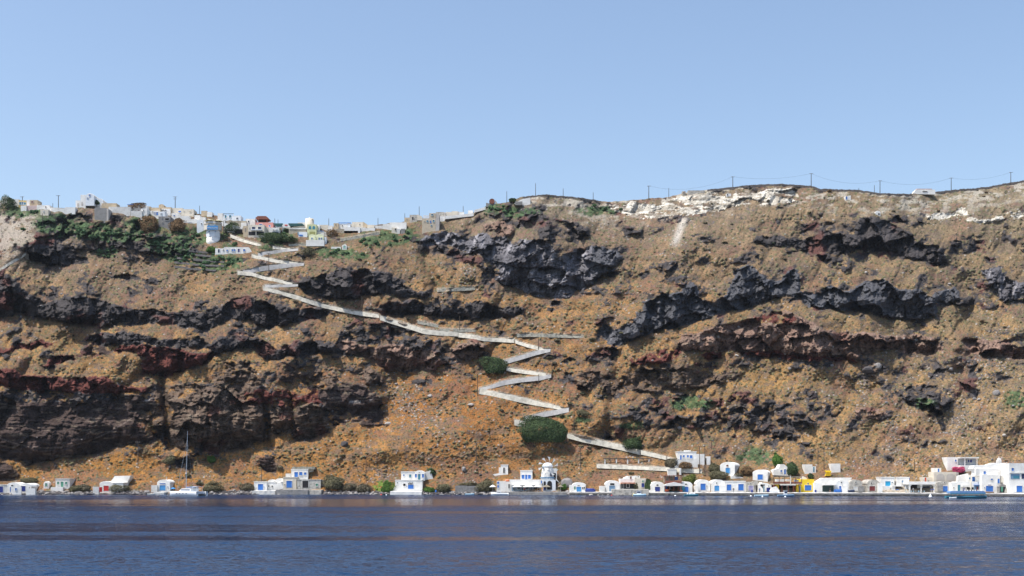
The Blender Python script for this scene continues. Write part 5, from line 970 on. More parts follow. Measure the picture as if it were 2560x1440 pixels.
HP = [(672,632,678,'pole standing between the two upper road bends'),(724,640,658,'short pole at the end of the upper white path wall'),(905,740,782,'pole above the long white diagonal wall'),(1149,790,827,'pole before the pale stone terrace wall'),(1346,843,873,'pole above the first hairpin'),(1199,893,921,'short pole left of the upper round shrub'),
 (1194,933,988,'tall pole at the blunt end of the longest white wall'),(1380,908,938,'pole at the right hairpin beside the upper round shrub'),(1347,935,963,'pole in front of the curved grey path wall'),(1425,981,1021,'left of two poles near the hairpin above the big round shrub'),(1435,1010,1069,'tall pole right of the big round shrub'),(1550,1045,1070,'short pole on the slope under the brown strata'),
 (1191,1105,1161,'tall pole on the bare slope left of the windmill'),(1451,1118,1168,'tall pole on the slope right of the windmill'),(345,1104,1165,'pole on the orange knoll under the big dark cliff'),(915,1140,1201,'tall pole left of the two level white house'),(654,1170,1204,'pole behind the flat roofed boathouse'),(1667,1140,1164,'short pole beside the stained wall with the pergola'),
 (1749,1114,1182,'left of two thick poles in front of the hillside house'),(1762,1110,1183,'right of two thick poles in front of the hillside house'),(1779,1100,1122,'short pole on the slope above the hillside house'),(2045,1118,1158,'left of two poles above the little white cube houses'),(2060,1121,1172,'right of two poles above the little white cube houses'),
 (2286,1148,1180,'pole on the slope above the blue taverna'),(2387,1138,1168,'pole rising in front of the pillared hillside house'),(106,534,560,'thin pale pole below the cream cube house'),(1050,588,632,'white slanting pole beside the grey crag'),(559,552,592,'pole right of the tower restaurant')]
for px, a, b_, lab in HP: pole(px, a, b_, lab, 'poles on the hillside', 1 if b_-a > 45 else 0, r=.14)
def cable(a, b_, sag, lab):
    n = 14; P_ = [a.lerp(b_, k/n)+Vector((0, 0, -4*sag*(k/n)*(1-k/n)-.15)) for k in range(n+1)]
    q = MB()
    for k in range(n): q.tube(P_[k], P_[k+1], .028, n=5)
    tag(q.build('cable', M('iron')), lab, 'cable', 'cables between the skyline poles')
cable(tops[1622], tops[1832], 3.4, 'sagging cable between the cable end pole and the pumice cliff pole')
cable(tops[1832], tops[2028], 1.6, 'sagging cable from the pumice cliff pole to the highest pole')
cable(tops[2028], tops[2200], 2.6, 'sagging cable from the highest pole down to the pole in the dip')
cable(tops[2200], tops[2378], 2.4, 'sagging cable over the lone farmhouse')
cable(tops[2378], tops[2527], 1.8, 'sagging cable at the right end of the skyline')
# ---------------------------------------------------------------- plants
def leafmat(name, a, b_, sc=1.3):
    m, nt, p = newmat(name); tcn = N(nt, 'ShaderNodeTexCoord'); no = N(nt, 'ShaderNodeTexNoise', Scale=sc, Detail=5.0, Roughness=.7); nt.links.new(tcn.outputs['Object'], no.inputs['Vector'])
    rp = N(nt, 'ShaderNodeValToRGB'); e = rp.color_ramp.elements; e[0].position = .35; e[0].color = (*a, 1); e[1].position = .65; e[1].color = (*b_, 1)
    nt.links.new(no.outputs['Fac'], rp.inputs['Fac']); nt.links.new(rp.outputs[0], p.inputs['Base Color']); p.inputs['Roughness'].default_value = .8; p.inputs['Specular IOR Level'].default_value = .2; return m
L_dk = leafmat('evergreen_leaves', (.016, .034, .012), (.062, .095, .036), .9); L_dry = leafmat('dry_shrub_twigs', (.07, .062, .04), (.17, .145, .095), 2.5); L_ol = leafmat('olive_shrub_leaves', (.065, .062, .034), (.165, .15, .085), 2.5)
L_yg = leafmat('yellow_green_leaves', (.06, .08, .015), (.17, .19, .045), 1.5); L_cac = leafmat('cactus_pads', (.04, .095, .038), (.14, .23, .11), 3.0); L_gr = leafmat('bright_green_leaves', (.03, .08, .012), (.09, .17, .03), 1.5); L_pk = leafmat('pink_blossom', (.30, .03, .08), (.62, .10, .22), 2.5); L_br = leafmat('brown_shrub_twigs', (.10, .06, .03), (.22, .14, .07), 2.5)
def leaf_cloud(n, rad, size, seed, lumps=9, flat=.75, oval=1.0, low=-.25):
    rs = np.random.RandomState(seed)
    lc = rs.normal(size=(lumps, 3)); lc /= np.linalg.norm(lc, axis=1)[:, None]; lc[:, 2] = np.abs(lc[:, 2])*.8-.1; lc *= np.array([.58, .58, .45]); lr = rs.uniform(.22, .52, lumps)
    k = rs.randint(0, lumps, n); d = rs.normal(size=(n, 3)); d /= np.linalg.norm(d, axis=1)[:, None]
    P_ = lc[k]+d*(lr[k]*rs.uniform(.72, 1.08, n)**.6)[:, None]; P_[:, 2] = np.maximum(P_[:, 2], low+.1*rs.rand(n))
    P_ = P_*np.array([1, 1, flat])*rad
    nn = d+rs.normal(size=(n, 3))*.55; nn /= np.linalg.norm(nn, axis=1)[:, None]
    a = np.cross(nn, rs.normal(size=(n, 3))); a /= np.linalg.norm(a, axis=1)[:, None]; b_ = np.cross(nn, a)
    s = size*rs.uniform(.6, 1.3, n)[:, None]
    V_ = np.stack([P_-a*s-b_*s*oval*.6, P_+a*s*.9-b_*s*oval, P_+a*s+b_*s*oval*.7, P_-a*s*.8+b_*s*oval], 1).reshape(-1, 3)
    F_ = np.arange(4*n).reshape(-1, 4)
    return V_, F_
def leaf_dome(n, size, seed):
    rs = np.random.RandomState(seed); d = rs.normal(size=(n, 3)); d /= np.linalg.norm(d, axis=1)[:, None]; d[:, 2] = np.where(d[:, 2] < -.7, -d[:, 2], d[:, 2])
    L = rs.normal(size=(26, 3)); L[:, 2] = np.abs(L[:, 2])-.3; L /= np.linalg.norm(L, axis=1)[:, None]; amp = rs.uniform(-.20, .36, 26)
    w = np.exp((d@L.T-1)*rs.uniform(7, 26, 26)); r_ = .78+(w*amp).sum(1)
    P_ = d*(r_*(1.06-.36*rs.rand(n)**1.6))[:, None]
    nn = d*.8+rs.normal(size=(n, 3))*.5; nn /= np.linalg.norm(nn, axis=1)[:, None]; a = np.cross(nn, rs.normal(size=(n, 3))); a /= np.linalg.norm(a, axis=1)[:, None]; b_ = np.cross(nn, a)
    s = size*rs.uniform(.5, 1.35, n)[:, None]
    return np.stack([P_-a*s-b_*s*.6, P_+a*s*.9-b_*s, P_+a*s+b_*s*.7, P_-a*s*.8+b_*s], 1).reshape(-1, 3), np.arange(4*n).reshape(-1, 4)
def quads(name, V_, F_, mats):
    me = D.meshes.new(name); me.vertices.add(len(V_)); me.vertices.foreach_set('co', V_.astype(np.float32).ravel())
    me.loops.add(F_.size); me.loops.foreach_set('vertex_index', F_.astype(np.int32).ravel()); me.polygons.add(len(F_))
    me.polygons.foreach_set('loop_start', np.arange(0, F_.size, 4, dtype=np.int32)); me.polygons.foreach_set('loop_total', np.full(len(F_), 4, np.int32)); me.update(calc_edges=True)
    for m_ in mats: me.materials.append(m_)
    return me
def bush(name, px, py, wpx, hpx, m_, n, leaf, lab, cat, seed, group=None, trunk=False, core=True):
    Y = gY(px, py)+.1; s = Y/FPX; rx = wpx/2*s; H = hpx*s; o = PT(px, py, Y)
    root = empty(name, o); tag(root, lab, cat, group)
    V_, F_ = leaf_dome(n, leaf/rx, seed); z0, z1 = np.percentile(V_[:, 2], .5), np.percentile(V_[:, 2], 99.5); xm = np.percentile(np.abs(V_[:, 0]), 99)
    V_[:, 0] *= rx/xm; V_[:, 1] *= min(rx, 3.8)/xm; V_[:, 2] = (V_[:, 2]-z0)/(z1-z0)*H; V_[:, 1] += (.5-V_[:, 2]/H)*-.0+V_[:, 2]*.35-.35*H*.5
    c = link('crown', quads('crown', V_, F_, [m_]), root)
    q = MB(); 
    for k in range(5): a = k*1.26; q.tube((0, 0, -.5), (rx*.45*math.cos(a), min(rx, 3)*.45*math.sin(a), H*.55), .14, .05, 6)
    q.build('trunk', M('wood'), root)
    return root
bush('round_shrub', 1237, 934, 66, 43, L_dk, 9000, .16, 'round dark green shrub at the upper hairpins of the path', 'shrub', 1)
bush('round_shrub', 1361, 1105, 122, 65, L_dk, 20000, .17, 'largest round dark green shrub, beside the lowest hairpin', 'shrub', 2)
bush('round_shrub', 1585, 1124, 52, 31, L_dk, 6000, .15, 'small round dark green shrub above the last white ramp', 'shrub', 3)
bush('tree', 683, 607, 66, 27, L_dk, 7000, .16, 'dark green tree in front of the cream hotel', 'tree', 4)
bush('tree', 722, 608, 44, 18, L_dk, 4000, .15, 'dark green bush right of the tree in front of the hotel', 'bush', 5)
bush('tree', 716, 580, 16, 9, L_dk, 1200, .15, 'little dark green bush under the red sign', 'bush', 6)
bush('tree', 1979, 1187, 32, 31, L_dk, 5000, .15, 'dark tree leaning over the stepped white house', 'tree', 7)
bush('tree', 1942, 1163, 26, 30, L_gr, 3000, .16, 'light green tree on the slope above the stepped white house', 'tree', 8)
bush('tree', 1590, 1222, 16, 26, L_ol, 2200, .14, 'olive tree left of the cream house wing', 'tree', 9)
bush('tree', 1621, 1224, 17, 26, L_dk, 2600, .14, 'dark green tree right of the cream house wing', 'tree', 10)
bush('bush', 1722, 1206, 32, 20, L_yg, 2600, .15, 'yellow green bush right of the red restaurant', 'bush', 11)
bush('bush', 2396, 1182, 30, 15, L_pk, 2200, .15, 'pink bougainvillea beside the arched cream house', 'bougainvillea', 12)
bush('bush', 2027, 1196, 14, 13, L_dk, 1200, .14, 'small dark green bush above the yellow boathouse', 'bush', 13)
bush('bush', 835, 1222, 54, 34, L_ol, 5000, .16, 'large olive bush right of the derelict storehouse', 'bush', 14)
bush('bush', 875, 1226, 46, 18, L_dry, 3000, .16, 'dry bush between the large olive bush and the shore rocks', 'bush', 15)
bush('bush', 909, 1230, 40, 20, L_dry, 3000, .16, 'dry bush on the rocks left of the bright green slope', 'bush', 16)
bush('ivy_slope', 966, 1232, 46, 30, L_gr, 5000, .15, 'bright green creeper slope beside the two level white house', 'creeper', 17)
bush('bush', 1074, 1231, 30, 14, L_gr, 2000, .15, 'green bush right of the two level white house', 'bush', 18)
bush('bush', 1078, 1186, 20, 16, L_dk, 1400, .15, 'dark green cactus bush behind the vaulted upper room', 'bush', 19)
bush('bush', 1110, 1230, 40, 20, L_ol, 3000, .16, 'olive bush left of the grey ruin wall', 'bush', 20)
bush('bush', 1213, 1228, 50, 30, L_ol, 4000, .16, 'olive bush right of the grey ruin wall', 'bush', 21)
bush('bush', 1172, 1215, 50, 10, L_ol, 2600, .15, 'low olive bush on top of the grey ruin wall', 'bush', 22)
bush('bush', 1407, 1224, 20, 14, L_gr, 1500, .14, 'green planting at the right end of the restaurant platform', 'bush', 23)
bush('bush', 1680, 1166, 36, 20, L_dry, 2600, .15, 'pale dry bush between the path and the stained wall', 'bush', 24)
bush('bush', 1711, 1171, 36, 17, L_br, 2600, .15, 'brown dry bush under the hillside house terrace', 'bush', 25)
bush('bush', 1785, 1178, 30, 20, L_ol, 2400, .15, 'olive bush left of the isolated vaulted house', 'bush', 26)
bush('bush', 1795, 1198, 50, 22, L_ol, 3400, .15, 'broad olive bush below the isolated vaulted house', 'bush', 27)
bush('bush', 1866, 1186, 34, 20, L_br, 2600, .15, 'brown bush right of the isolated vaulted house', 'bush', 28)
bush('bush', 1846, 1192, 26, 9, L_dry, 1600, .15, 'low dry bush under the isolated vaulted house', 'bush', 29)
bush('bush', 298, 1229, 50, 18, L_ol, 3000, .16, 'olive bush right of the bright red boathouse door', 'bush', 30)
bush('bush', 190, 1229, 40, 16, L_ol, 2600, .16, 'olive bush below the whitewashed cottage', 'bush', 31)
bush('bush', 213, 1229, 30, 18, L_dry, 2200, .16, 'dry bush left of the red door boathouse', 'bush', 32)
bush('bush', 72, 1206, 44, 12, L_ol, 2600, .16, 'low olive bush above the double vaulted boathouse', 'bush', 33)
bush('bush', 425, 1160, 26, 22, L_ol, 2200, .16, 'grey olive bush above the catamaran on the slope', 'bush', 34)
bush('bush', 530, 1229, 60, 26, L_ol, 3600, .16, 'broad olive bush on the shore right of the catamaran', 'bush', 35)
bush('bush', 620, 1226, 46, 18, L_dry, 2600, .16, 'dry bush left of the flat roofed boathouse', 'bush', 36)
bush('bush', 530, 1156, 20, 16, L_gr, 1500, .15, 'single bright green cactus bush above the catamaran mast foot', 'bush', 37)
bush('bush', 1456, 1040, 36, 16, L_ol, 2000, .15, 'olive bushes right of the hairpin poles', 'bush', 38)
bush('tree', 345, 524, 44, 18, L_br, 2400, .16, 'dark brown tree crown on the skyline right of the church', 'tree', 39)
bush('tree', 20, 525, 60, 36, L_dk, 3600, .16, 'dark tree clump at the left end of the clifftop village', 'tree', 40)
bush('tree', 240, 512, 20, 12, L_dk, 1200, .15, 'green bush beside the church dome', 'bush', 41)
bush('tree', 445, 580, 40, 36, L_br, 3400, .16, 'brown bushes right of the grey concrete block over the ravine', 'bush', 42)
bush('tree', 375, 580, 50, 40, L_br, 3600, .16, 'brown bushes left of the grey concrete block over the ravine', 'bush', 43)
bush('tree', 528, 632, 22, 16, L_gr, 1500, .15, 'bright green bush left of the low house with blue shutters', 'bush', 44)
bush('tree', 578, 582, 40, 26, L_dk, 2600, .16, 'dark green bush between the tower restaurant and the hotel', 'bush', 45)
bush('tree', 770, 640, 44, 24, L_ol, 2600, .16, 'olive bushes right of the upper road bend', 'bush', 46)
bush('tree', 1281, 506, 18, 11, L_dk, 1200, .15, 'small round tree on the skyline of the black crag', 'tree', 47)
bush('tree', 830, 590, 40, 16, L_br, 2200, .16, 'brown bushes right of the pale yellow vaults', 'bush', 48)
# scattered shrubs: four templates, copied
def template(name, m_, n, leaf, seed, flat=.7, oval=1.0):
    V_, F_ = leaf_cloud(n, 1.0, leaf, seed, 8, flat, oval); return quads(name, V_, F_, [m_])
T_ = [template('grey_shrub', L_dry, 420, .13, 101), template('olive_shrub', L_ol, 420, .13, 102), template('dark_shrub', L_dk, 420, .12, 103), template('brown_shrub', L_br, 420, .13, 104), template('cactus_clump', L_cac, 260, .17, 105, .9, 1.5), template('cactus_clump', L_cac, 260, .17, 106, .8, 1.5)]
def place(name, me, px, py, rpx, lab, cat, grp, sink=.1):
    p_ = ground(px, py); s = rpx*p_.y/FPX; o = D.objects.new(name, me); COL.objects.link(o); o.location = (p_.x, p_.y-.2*s, p_.z+sink*s); o.scale = (s, s*random.uniform(.8, 1.1), s*random.uniform(.8, 1.15)); o.rotation_euler = (0, 0, random.uniform(0, 6.28)); tag(o, lab, cat, grp)
def free(px, py, pad=3):
    for x0, x1, y0, y1 in PADS:
        if x0-pad < px < x1+pad and y0-pad < py < y1+pad+1: return False
    i = int((px+300)/3160*(NC-1)); s_ = sho[i]; t_ = rid[i]
    j = int((s_-py)/(s_-t_)*(NR-1))
    if not (4 < j < NR-4): return False
    return not band[max(0, j-4):j+6, i].any()
def kindat(px, py):
    i = int((px+300)/3160*(NC-1)); j = int((sho[i]-py)/(sho[i]-rid[i])*(NR-1)); return kind[j, i]
HANDS = [(1255,1028,8,0),(1375,895,7,1),(1313,902,9,0),(1365,950,10,0),(1330,955,12,0),(1385,910,8,0),(1412,890,7,1),(1280,880,6,1),(1330,880,9,1),(1425,1010,9,1),(1455,985,9,1),(1405,1040,9,1),(1185,948,8,0),(1362,862,8,0),(1393,853,10,0),(1600,830,8,0),
 (1480,850,9,1),(1300,845,7,0),(1180,850,8,2),(1135,845,9,0),(1290,760,7,2),(1500,660,7,2),(1100,735,8,1),(1080,700,7,1),(1180,700,8,1),(900,650,8,0),(840,700,7,0),(790,700,8,0),(700,720,7,0),(740,755,8,0),(1210,935,6,1),(700,1170,10,0),(755,1180,8,1),(660,1165,6,0),(560,1150,7,1),(470,1190,9,1),(500,1210,10,1)]
for x, y, r_, k in HANDS:
    if free(x, y, 0): place('shrub', T_[k], x, y, r_, 'rounded dry shrub standing near the zigzag path or the rock ledges', 'shrub', 'rounded shrubs near the path')
rs = random.Random(11); cnt = 0
while cnt < 262:
    x = rs.uniform(-10, 2570); y = rs.uniform(rid[int((x+300)/3160*(NC-1))]+6, 1215)
    dens = .35+.5*(x > 1500)+.3*(y < 720)+.2*(x > 2300)-(.3 if 900 < x < 1450 and y > 980 else 0)
    if rs.random() > dens or not free(x, y, 2): continue
    kk = kindat(x, y)
    if kk >= 0 and rs.random() < .8: continue
    u_ = rs.random(); t_ = 0 if u_ < .45 else (1 if u_ < .75 else (3 if u_ < .9 else 2)); r_ = 2.6+4.6*rs.random()**2.2
    if t_ == 2: r_ *= .75
    lab, gr = {0: ('small grey dry shrub scattered on the open hillside', 'grey dry shrubs on the hillside'), 1: ('small olive green shrub scattered on the open hillside', 'olive shrubs on the hillside'), 2: ('small dark green shrub scattered on the open hillside', 'dark green shrubs on the hillside'), 3: ('small brown dry shrub scattered on the open hillside', 'brown dry shrubs on the hillside')}[t_]
    place('shrub', T_[t_], x, y, r_, lab, 'shrub', gr); cnt += 1
cnt = 0; rs = random.Random(5); gl = [g for g in GREEN if g[0] < 1760 and g[1] < 1030]
while cnt < 230:
    g = rs.choice(gl[:9]+gl[:9]+gl); x = g[0]+rs.gauss(0, .5)*g[2]; y = g[1]+rs.gauss(0, .5)*g[3]
    if x < 2 or not free(x, y, 2): continue
    place('cactus_clump', T_[4+cnt % 2], x, y, rs.uniform(3.2, 7.2), 'clump of prickly pear cactus on the terraces and green banks', 'cactus', 'prickly pear clumps', .3); cnt += 1
# low scrub too small and too many to count
V0, F0 = leaf_cloud(26, 1, .34, 77, 5, .75); VV = []; k = 0; rs = np.random.RandomState(3)
while k < 3600:
    x = rs.uniform(-40, 2600); i = int((x+300)/3160*(NC-1)); y = rs.uniform(rid[i]+4, 1222)
    j = int((sho[i]-y)/(sho[i]-rid[i])*(NR-1))
    if band[j, i] or damp[j, i] > .3 or (kind[j, i] >= 0 and rs.rand() < .85) or fbm(np.array([x/60.]), np.array([y/30.]), 222, 3)[0] < rs.uniform(-.5, .25): continue
    p_ = ground(x, y); s = rs.uniform(.7, 2.3)*p_.y/FPX
    a = rs.rand()*6.28; ca, sa = math.cos(a), math.sin(a); VV.append(V0@np.array([[ca, sa, 0], [-sa, ca, 0], [0, 0, 1]])*s+np.array([p_.x, p_.y, p_.z])); k += 1
VV = np.concatenate(VV); FF = np.arange(len(VV)).reshape(-1, 4); h_ = len(FF)//2//26*26
for nm, m_, sl_ in (('dry_scrub', L_dry, slice(0, h_)), ('olive_scrub', L_ol, slice(h_, None))):
    f_ = FF[sl_]; v_ = VV[f_.ravel()]; o = link(nm, quads(nm, v_, np.arange(len(v_)).reshape(-1, 4), [m_]))
    tag(o, 'countless low '+('grey' if nm[0] == 'd' else 'olive')+' scrub tufts dotted over the dry hillside', 'scrub', None, 'stuff')

# ---------------------------------------------------------------- boulders and shore rocks
def rockmesh(seed, m_, sub=2):
    b = bmesh.new(); bmesh.ops.create_icosphere(b, subdivisions=sub, radius=1); r_ = random.Random(seed); pl = [(Vector((r_.gauss(0, 1), r_.gauss(0, 1), r_.gauss(0, 1))).normalized(), r_.uniform(.55, .85)) for _ in range(9)]
    for v in b.verts:
        for n_, d in pl:
            e = v.co.dot(n_)-d
            if e > 0: v.co -= n_*e
        v.co.z *= .75
    me = D.meshes.new('boulder'); b.to_mesh(me); b.free(); me.materials.append(m_); return me
m_g = mat('grey_boulder_stone', (.25, .235, .23), .95, .2, 1.5, .5); m_d = mat('dark_boulder_stone', (.075, .068, .07), .95, .25, 1.5, .6); m_p = mat('pale_boulder_stone', (.42, .39, .36), .95, .2, 1.5, .4)
RM = [rockmesh(1, m_g), rockmesh(2, m_d), rockmesh(3, m_g), rockmesh(4, m_p), rockmesh(5, m_d)]
BIG = [(1160,1175,9,0,'large grey boulder with a dark right side on the slope left of the windmill'),(2170,930,17,1,'large brown boulder below the pinkish cliff'),(2192,918,12,0,'grey boulder leaning against the large brown boulder'),(862,1113,11,1,'dark boulder cluster on the orange slope right of the brown cliffs'),(1310,1006,7,0,'flat grey boulder inside the widest path bend'),
 (1177,1014,8,3,'flat pale slab alone on the bare slope'),(1075,992,7,3,'pale boulder on the stony chute'),(1280,968,5,0,'flat grey stone left of the flat boulder in the path bend'),(970,1062,9,3,'pale boulder below the brown outcrops'),(2376,925,8,0,'grey block among stones at the right'),(2489,985,12,0,'long grey slab near the right edge'),(2447,1000,6,3,'pale flat stone near the right edge'),
 (1417,1210,16,0,'big pale rock face between the windmill and the low boathouse'),(2510,1090,7,3,'pale boulder above the large white house'),(1345,1226,5,1,'dark boulder at the restaurant')][:14]
for x, y, r_, k, lab in BIG: place('boulder', RM[k], x, y, r_, lab, 'boulder', None, .2)
rs = random.Random(21); cnt = 0
while cnt < 190:
    x = rs.uniform(0, 2560); y = rs.uniform(640, 1210)
    w_ = .12+.8*(x > 2050)*(y > 780)+.3*(x > 1500)+.8*math.exp(-((x-1020)/50)**2-((y-1010)/90)**2)+.9*math.exp(-((x-1870)/50)**2-((y-1128)/26)**2)
    if rs.random() > w_ or not free(x, y, 2) : continue
    k = rs.choice([0, 1, 2, 3, 4, 0, 2]); kn = {0: 'grey', 1: 'dark', 2: 'grey', 3: 'pale', 4: 'dark'}[k]
    place('boulder', RM[k], x, y, 1.6+4.2*rs.random()**2.5, kn+' angular boulder lying loose on the dry hillside', 'boulder', kn+' boulders on the hillside', .15); cnt += 1
V_i = []; bsp = bmesh.new(); bmesh.ops.create_icosphere(bsp, subdivisions=1, radius=1); ico = np.array([v.co[:] for v in bsp.verts]); icf = np.array([[v.index for v in f.verts] for f in bsp.faces]); bsp.free()
def rocks(name, spans, n, mt, lab, seed, zr=(-.3, 1.0), yr=(-2.2, 4.5), sz=(.25, .95)):
    rs = np.random.RandomState(seed); VV = []; FF = []
    for k in range(n):
        a, b_ = spans[rs.randint(len(spans))]; x = rs.uniform(a, b_); Y0 = CAMH*FPX/(np.interp(x, U, sho)-YH); dy = rs.uniform(*yr); Y = Y0+dy; s = rs.uniform(sz[0]**.5, sz[1]**.5)**2
        z = max(-.15, .17*dy)+rs.uniform(-.1, .25)
        VV.append(ico*(1+.28*rs.normal(size=(len(ico), 1)))*np.array([s, s, s*.65])+np.array([(x-1280)/FPX*Y, Y, z])); FF.append(icf+k*len(ico))
    me = D.meshes.new(name); me.from_pydata(np.concatenate(VV).tolist(), [], np.concatenate(FF).tolist()); me.update(); o = link(name, me, None, [mt]); tag(o, lab, 'shore rocks', None, 'stuff')
L1 = [(88, 232), (290, 372), (510, 632), (805, 975), (805, 975), (1060, 1228), (1060, 1228), (600, 640)]
rocks('shore_rocks', L1, 800, m_d, 'dark wet rocks piled along the natural shore', 5)
rocks('shore_rocks', L1+[(1225, 1245), (1417, 1430)], 750, m_g, 'grey rocks piled along the natural shore', 6, yr=(-1.2, 6))
rocks('shore_rocks', L1+[(0, 90), (640, 700), (1480, 1530), (1430, 1500)], 260, m_p, 'pale stones scattered along the waterline', 7, yr=(-1.8, 3), sz=(.15, .6))
rocks('shore_rocks', [(1420, 2600)], 420, m_d, 'dark wet rocks at the foot of the quay', 8, yr=(-2.9, -1.5), sz=(.15, .5))

# ---------------------------------------------------------------- boats
def water(px, py): Y = CAMH*FPX/(py-YH); return Vector(((px-1280)/FPX*Y, Y, 0))
def hull(L_, B_, H_, flare=.7, n=12, open_=True, bow=1.25):
    q = MB(); secs = []
    for k in range(n+1):
        t = k/n; x = -L_/2+L_*t; w = B_/2*(min(1, .72+.6*t) if t < .55 else math.sqrt(max(0, 1-((t-.55)/.45)**2.2))); w = max(w, .02); top = H_*(1+.28*max(0, t-.3)**1.6*bow); keel = -.25+.3*max(0, t-.75)*2
        pts = [(0, keel), (w*flare*.7, keel+.08), (w*.92, top*.45), (w, top)]
        if open_: pts += [(w-.06 if w > .08 else .0, top), (max(0, w*.8-.05), .12)]
        else: pts += [(w*.96, top+.03)]
        pts += [(0, .14 if open_ else top+.06)]
        secs.append([(x, y, z) for y, z in pts])
    m_ = len(secs[0])
    for sgn in (1, -1):
        b = len(q.v)
        for s in secs: q.v += [(x, sgn*y, z) for x, y, z in s]
        for k in range(n):
            for j in range(m_-1):
                a = b+k*m_+j; f = (a, a+m_, a+m_+1, a+1); q.f.append(f if sgn < 0 else f[::-1])
        st_ = tuple(b+j for j in range(m_)); q.f.append(st_ if sgn > 0 else st_[::-1])
    return q
def boat(name, px, py, L_, B_, H_, m_, rz, lab, cat='boat', group=None, extra=None, inner=None, z=0, open_=True, Y=None):
    o = water(px, py) if Y is None else PT(px, py, Y); o.z += z; root = empty(name, o, rz); tag(root, lab, cat, group)
    hull(L_, B_, H_, open_=open_).build('hull', M(m_), root, True)
    q = MB()
    if open_:
        for t in (-.25, .05, .3): q.box(L_*t-.12, L_*t+.12, -B_*.40, B_*.40, H_*.66, H_*.72)
        q.build('thwarts', M('s'), root)
    if extra: extra(root)
    return root
def cabin(x0, x1, w, z0, z1, m_='gel'):
    def f(root):
        q = MB(); q.box(x0, x1, -w, w, z0, z1); q.box(x0-.12, x1+.2, -w-.1, w+.1, z1+.003, z1+.08); c = q.build('cabin', M(m_), root); MB().box(x0+.1, x1-.1, -w-.03, w+.03, z0+(z1-z0)*.5, z0+(z1-z0)*.85).build('window', M('nv'), c)
        MB().box(x1+.003, x1+.03, -w*.7, w*.7, z0+(z1-z0)*.5, z0+(z1-z0)*.85).build('window', M('nv'), c)
    return f
def outboard(x, z=.5):
    def f(root): q = MB(); q.box(x-.3, x, -.16, .16, z, z+.5); q.box(x-.22, x-.08, -.06, .06, -.4, z); q.build('outboard_motor', M('iron'), root)
    return f
def both(*fs):
    def f(root):
        for g in fs: g(root)
    return f
boat('rowing_boat', 1174, 1238, 3.3, 1.3, .55, 'lbp', .1, 'small pale blue rowing boat moored in front of the grey ruin wall', 'rowing boat')
boat('motorboat', 1250, 1238.5, 6.2, 2.0, .85, 'gel', math.pi-.1, 'white motorboat with an outboard moored at the left of the restaurant platform', 'motorboat', extra=both(outboard(-3.0, .55), cabin(-.3, 1.0, .6, .6, 1.25)))
boat('dinghy', 378, 1238, 2.8, 1.4, .55, 'gw', .3, 'grey dinghy at the slipway left of the catamaran', 'dinghy', extra=outboard(-1.4, .4))
boat('fishing_boat', 1599, 1240.5, 4.4, 1.7, .7, 'lbp', -.25, 'white and pale blue fishing boat with a small wheelhouse off the rubble quay', 'fishing boat', extra=cabin(-.9, .5, .5, .5, 1.7))
boat('fishing_boat', 1728, 1240.5, 4.8, 1.7, .6, 'te', .1, 'low teal boat heaped with white fenders right of the red restaurant', 'boat', extra=lambda r_: [MB().lathe([(.05, .5), (.26, .6), (.26, .95), (.05, 1.05)], 10, x, y).build('fender', M('gel'), r_, True) for x, y in ((-1.2, .1), (-.6, -.3), (0, .2), (.6, -.2), (1.2, .1))])
boat('fishing_boat', 1904, 1241.5, 4.6, 1.6, .6, 'lbp', .05, 'open pale blue fishing boat in front of the small navy door', 'fishing boat')
boat('fishing_boat', 1965, 1241.5, 5.6, 1.9, .65, 'gb', .1, 'white and blue boat with a steering console before the timber pergola restaurant', 'fishing boat', extra=cabin(-.7, .3, .42, .5, 1.9))
boat('covered_boat', 1476, 1232, 3.6, 1.5, .75, 'db', 0, 'navy blue covered boat standing on the quay right of the low boathouse', 'boat', z=.25, open_=False, extra=lambda r_: MB().tube((-1.5, 0, .85), (1.4, 0, .95), .45, .3, 12).build('cover', M('cov'), r_, True), Y=gY(1476, 1232)-1.2)
boat('covered_boat', 2095, 1230.5, 2.6, 1.3, .7, 'b', .1, 'bright blue boat on land before the white boathouse with blue hatch', 'boat', z=.2, open_=False, Y=gY(2095, 1231)-1.5)
boat('covered_boat', 2129, 1230.5, 2.2, 1.2, .6, 'nv', .1, 'navy boat with a white rim on land before the weathered boathouse', 'boat', z=.2, Y=gY(2129, 1231)-1.5, extra=lambda r_: MB().box(-1.1, .9, -.5, .5, .55, .66).build('cover', M('gel'), r_))
boat('covered_boat', 1936, 1234, 3.2, 1.9, .7, 'gel', math.pi, 'boat under a white tarpaulin on the quay left of the timber pergola restaurant', 'boat', z=.3, open_=False, Y=gY(1936, 1232)-2.2, extra=lambda r_: MB().prism([(-1.6, .7), (1.6, .7), (.9, 1.7), (-.6, 2.1)], -.7, .7).build('tarpaulin', M('can'), r_))
boat('inflatable_boat', 2472, 1238.5, 3.1, 1.5, .5, 'brn', math.pi, 'grey brown inflatable boat below the big royal blue boat door', 'inflatable boat', z=.75, Y=gY(2472, 1232)-4.5)
def tour(root):
    q = MB()
    for x in np.linspace(-4.9, 4.9, 7):
        for y in (-1.25, 1.25): q.tube((x, y, .6), (x, y, 1.55), .07)
    q.build('awning_post', M('te'), root)
    MB().prism([(-5.4, 1.55), (5.4, 1.55), (5.3, 2.05), (4.9, 2.25), (-5.0, 2.25), (-5.3, 2.05)], -1.5, 1.5).build('awning', M('blc'), root); MB().box(-5.4, 5.4, -1.55, -1.503, 1.30, 1.56).build('valance', M('te'), root)
boat('tour_boat', 2415, 1246, 12.5, 2.9, .75, 'te', .0, 'long teal tour boat with a blue awning moored at the right', 'tour boat', extra=tour)
boat('rowing_boat', 2383, 1246.5, 2.2, 1.1, .4, 'gel', .1, 'tiny white dinghy at the bow of the long tour boat', 'dinghy')
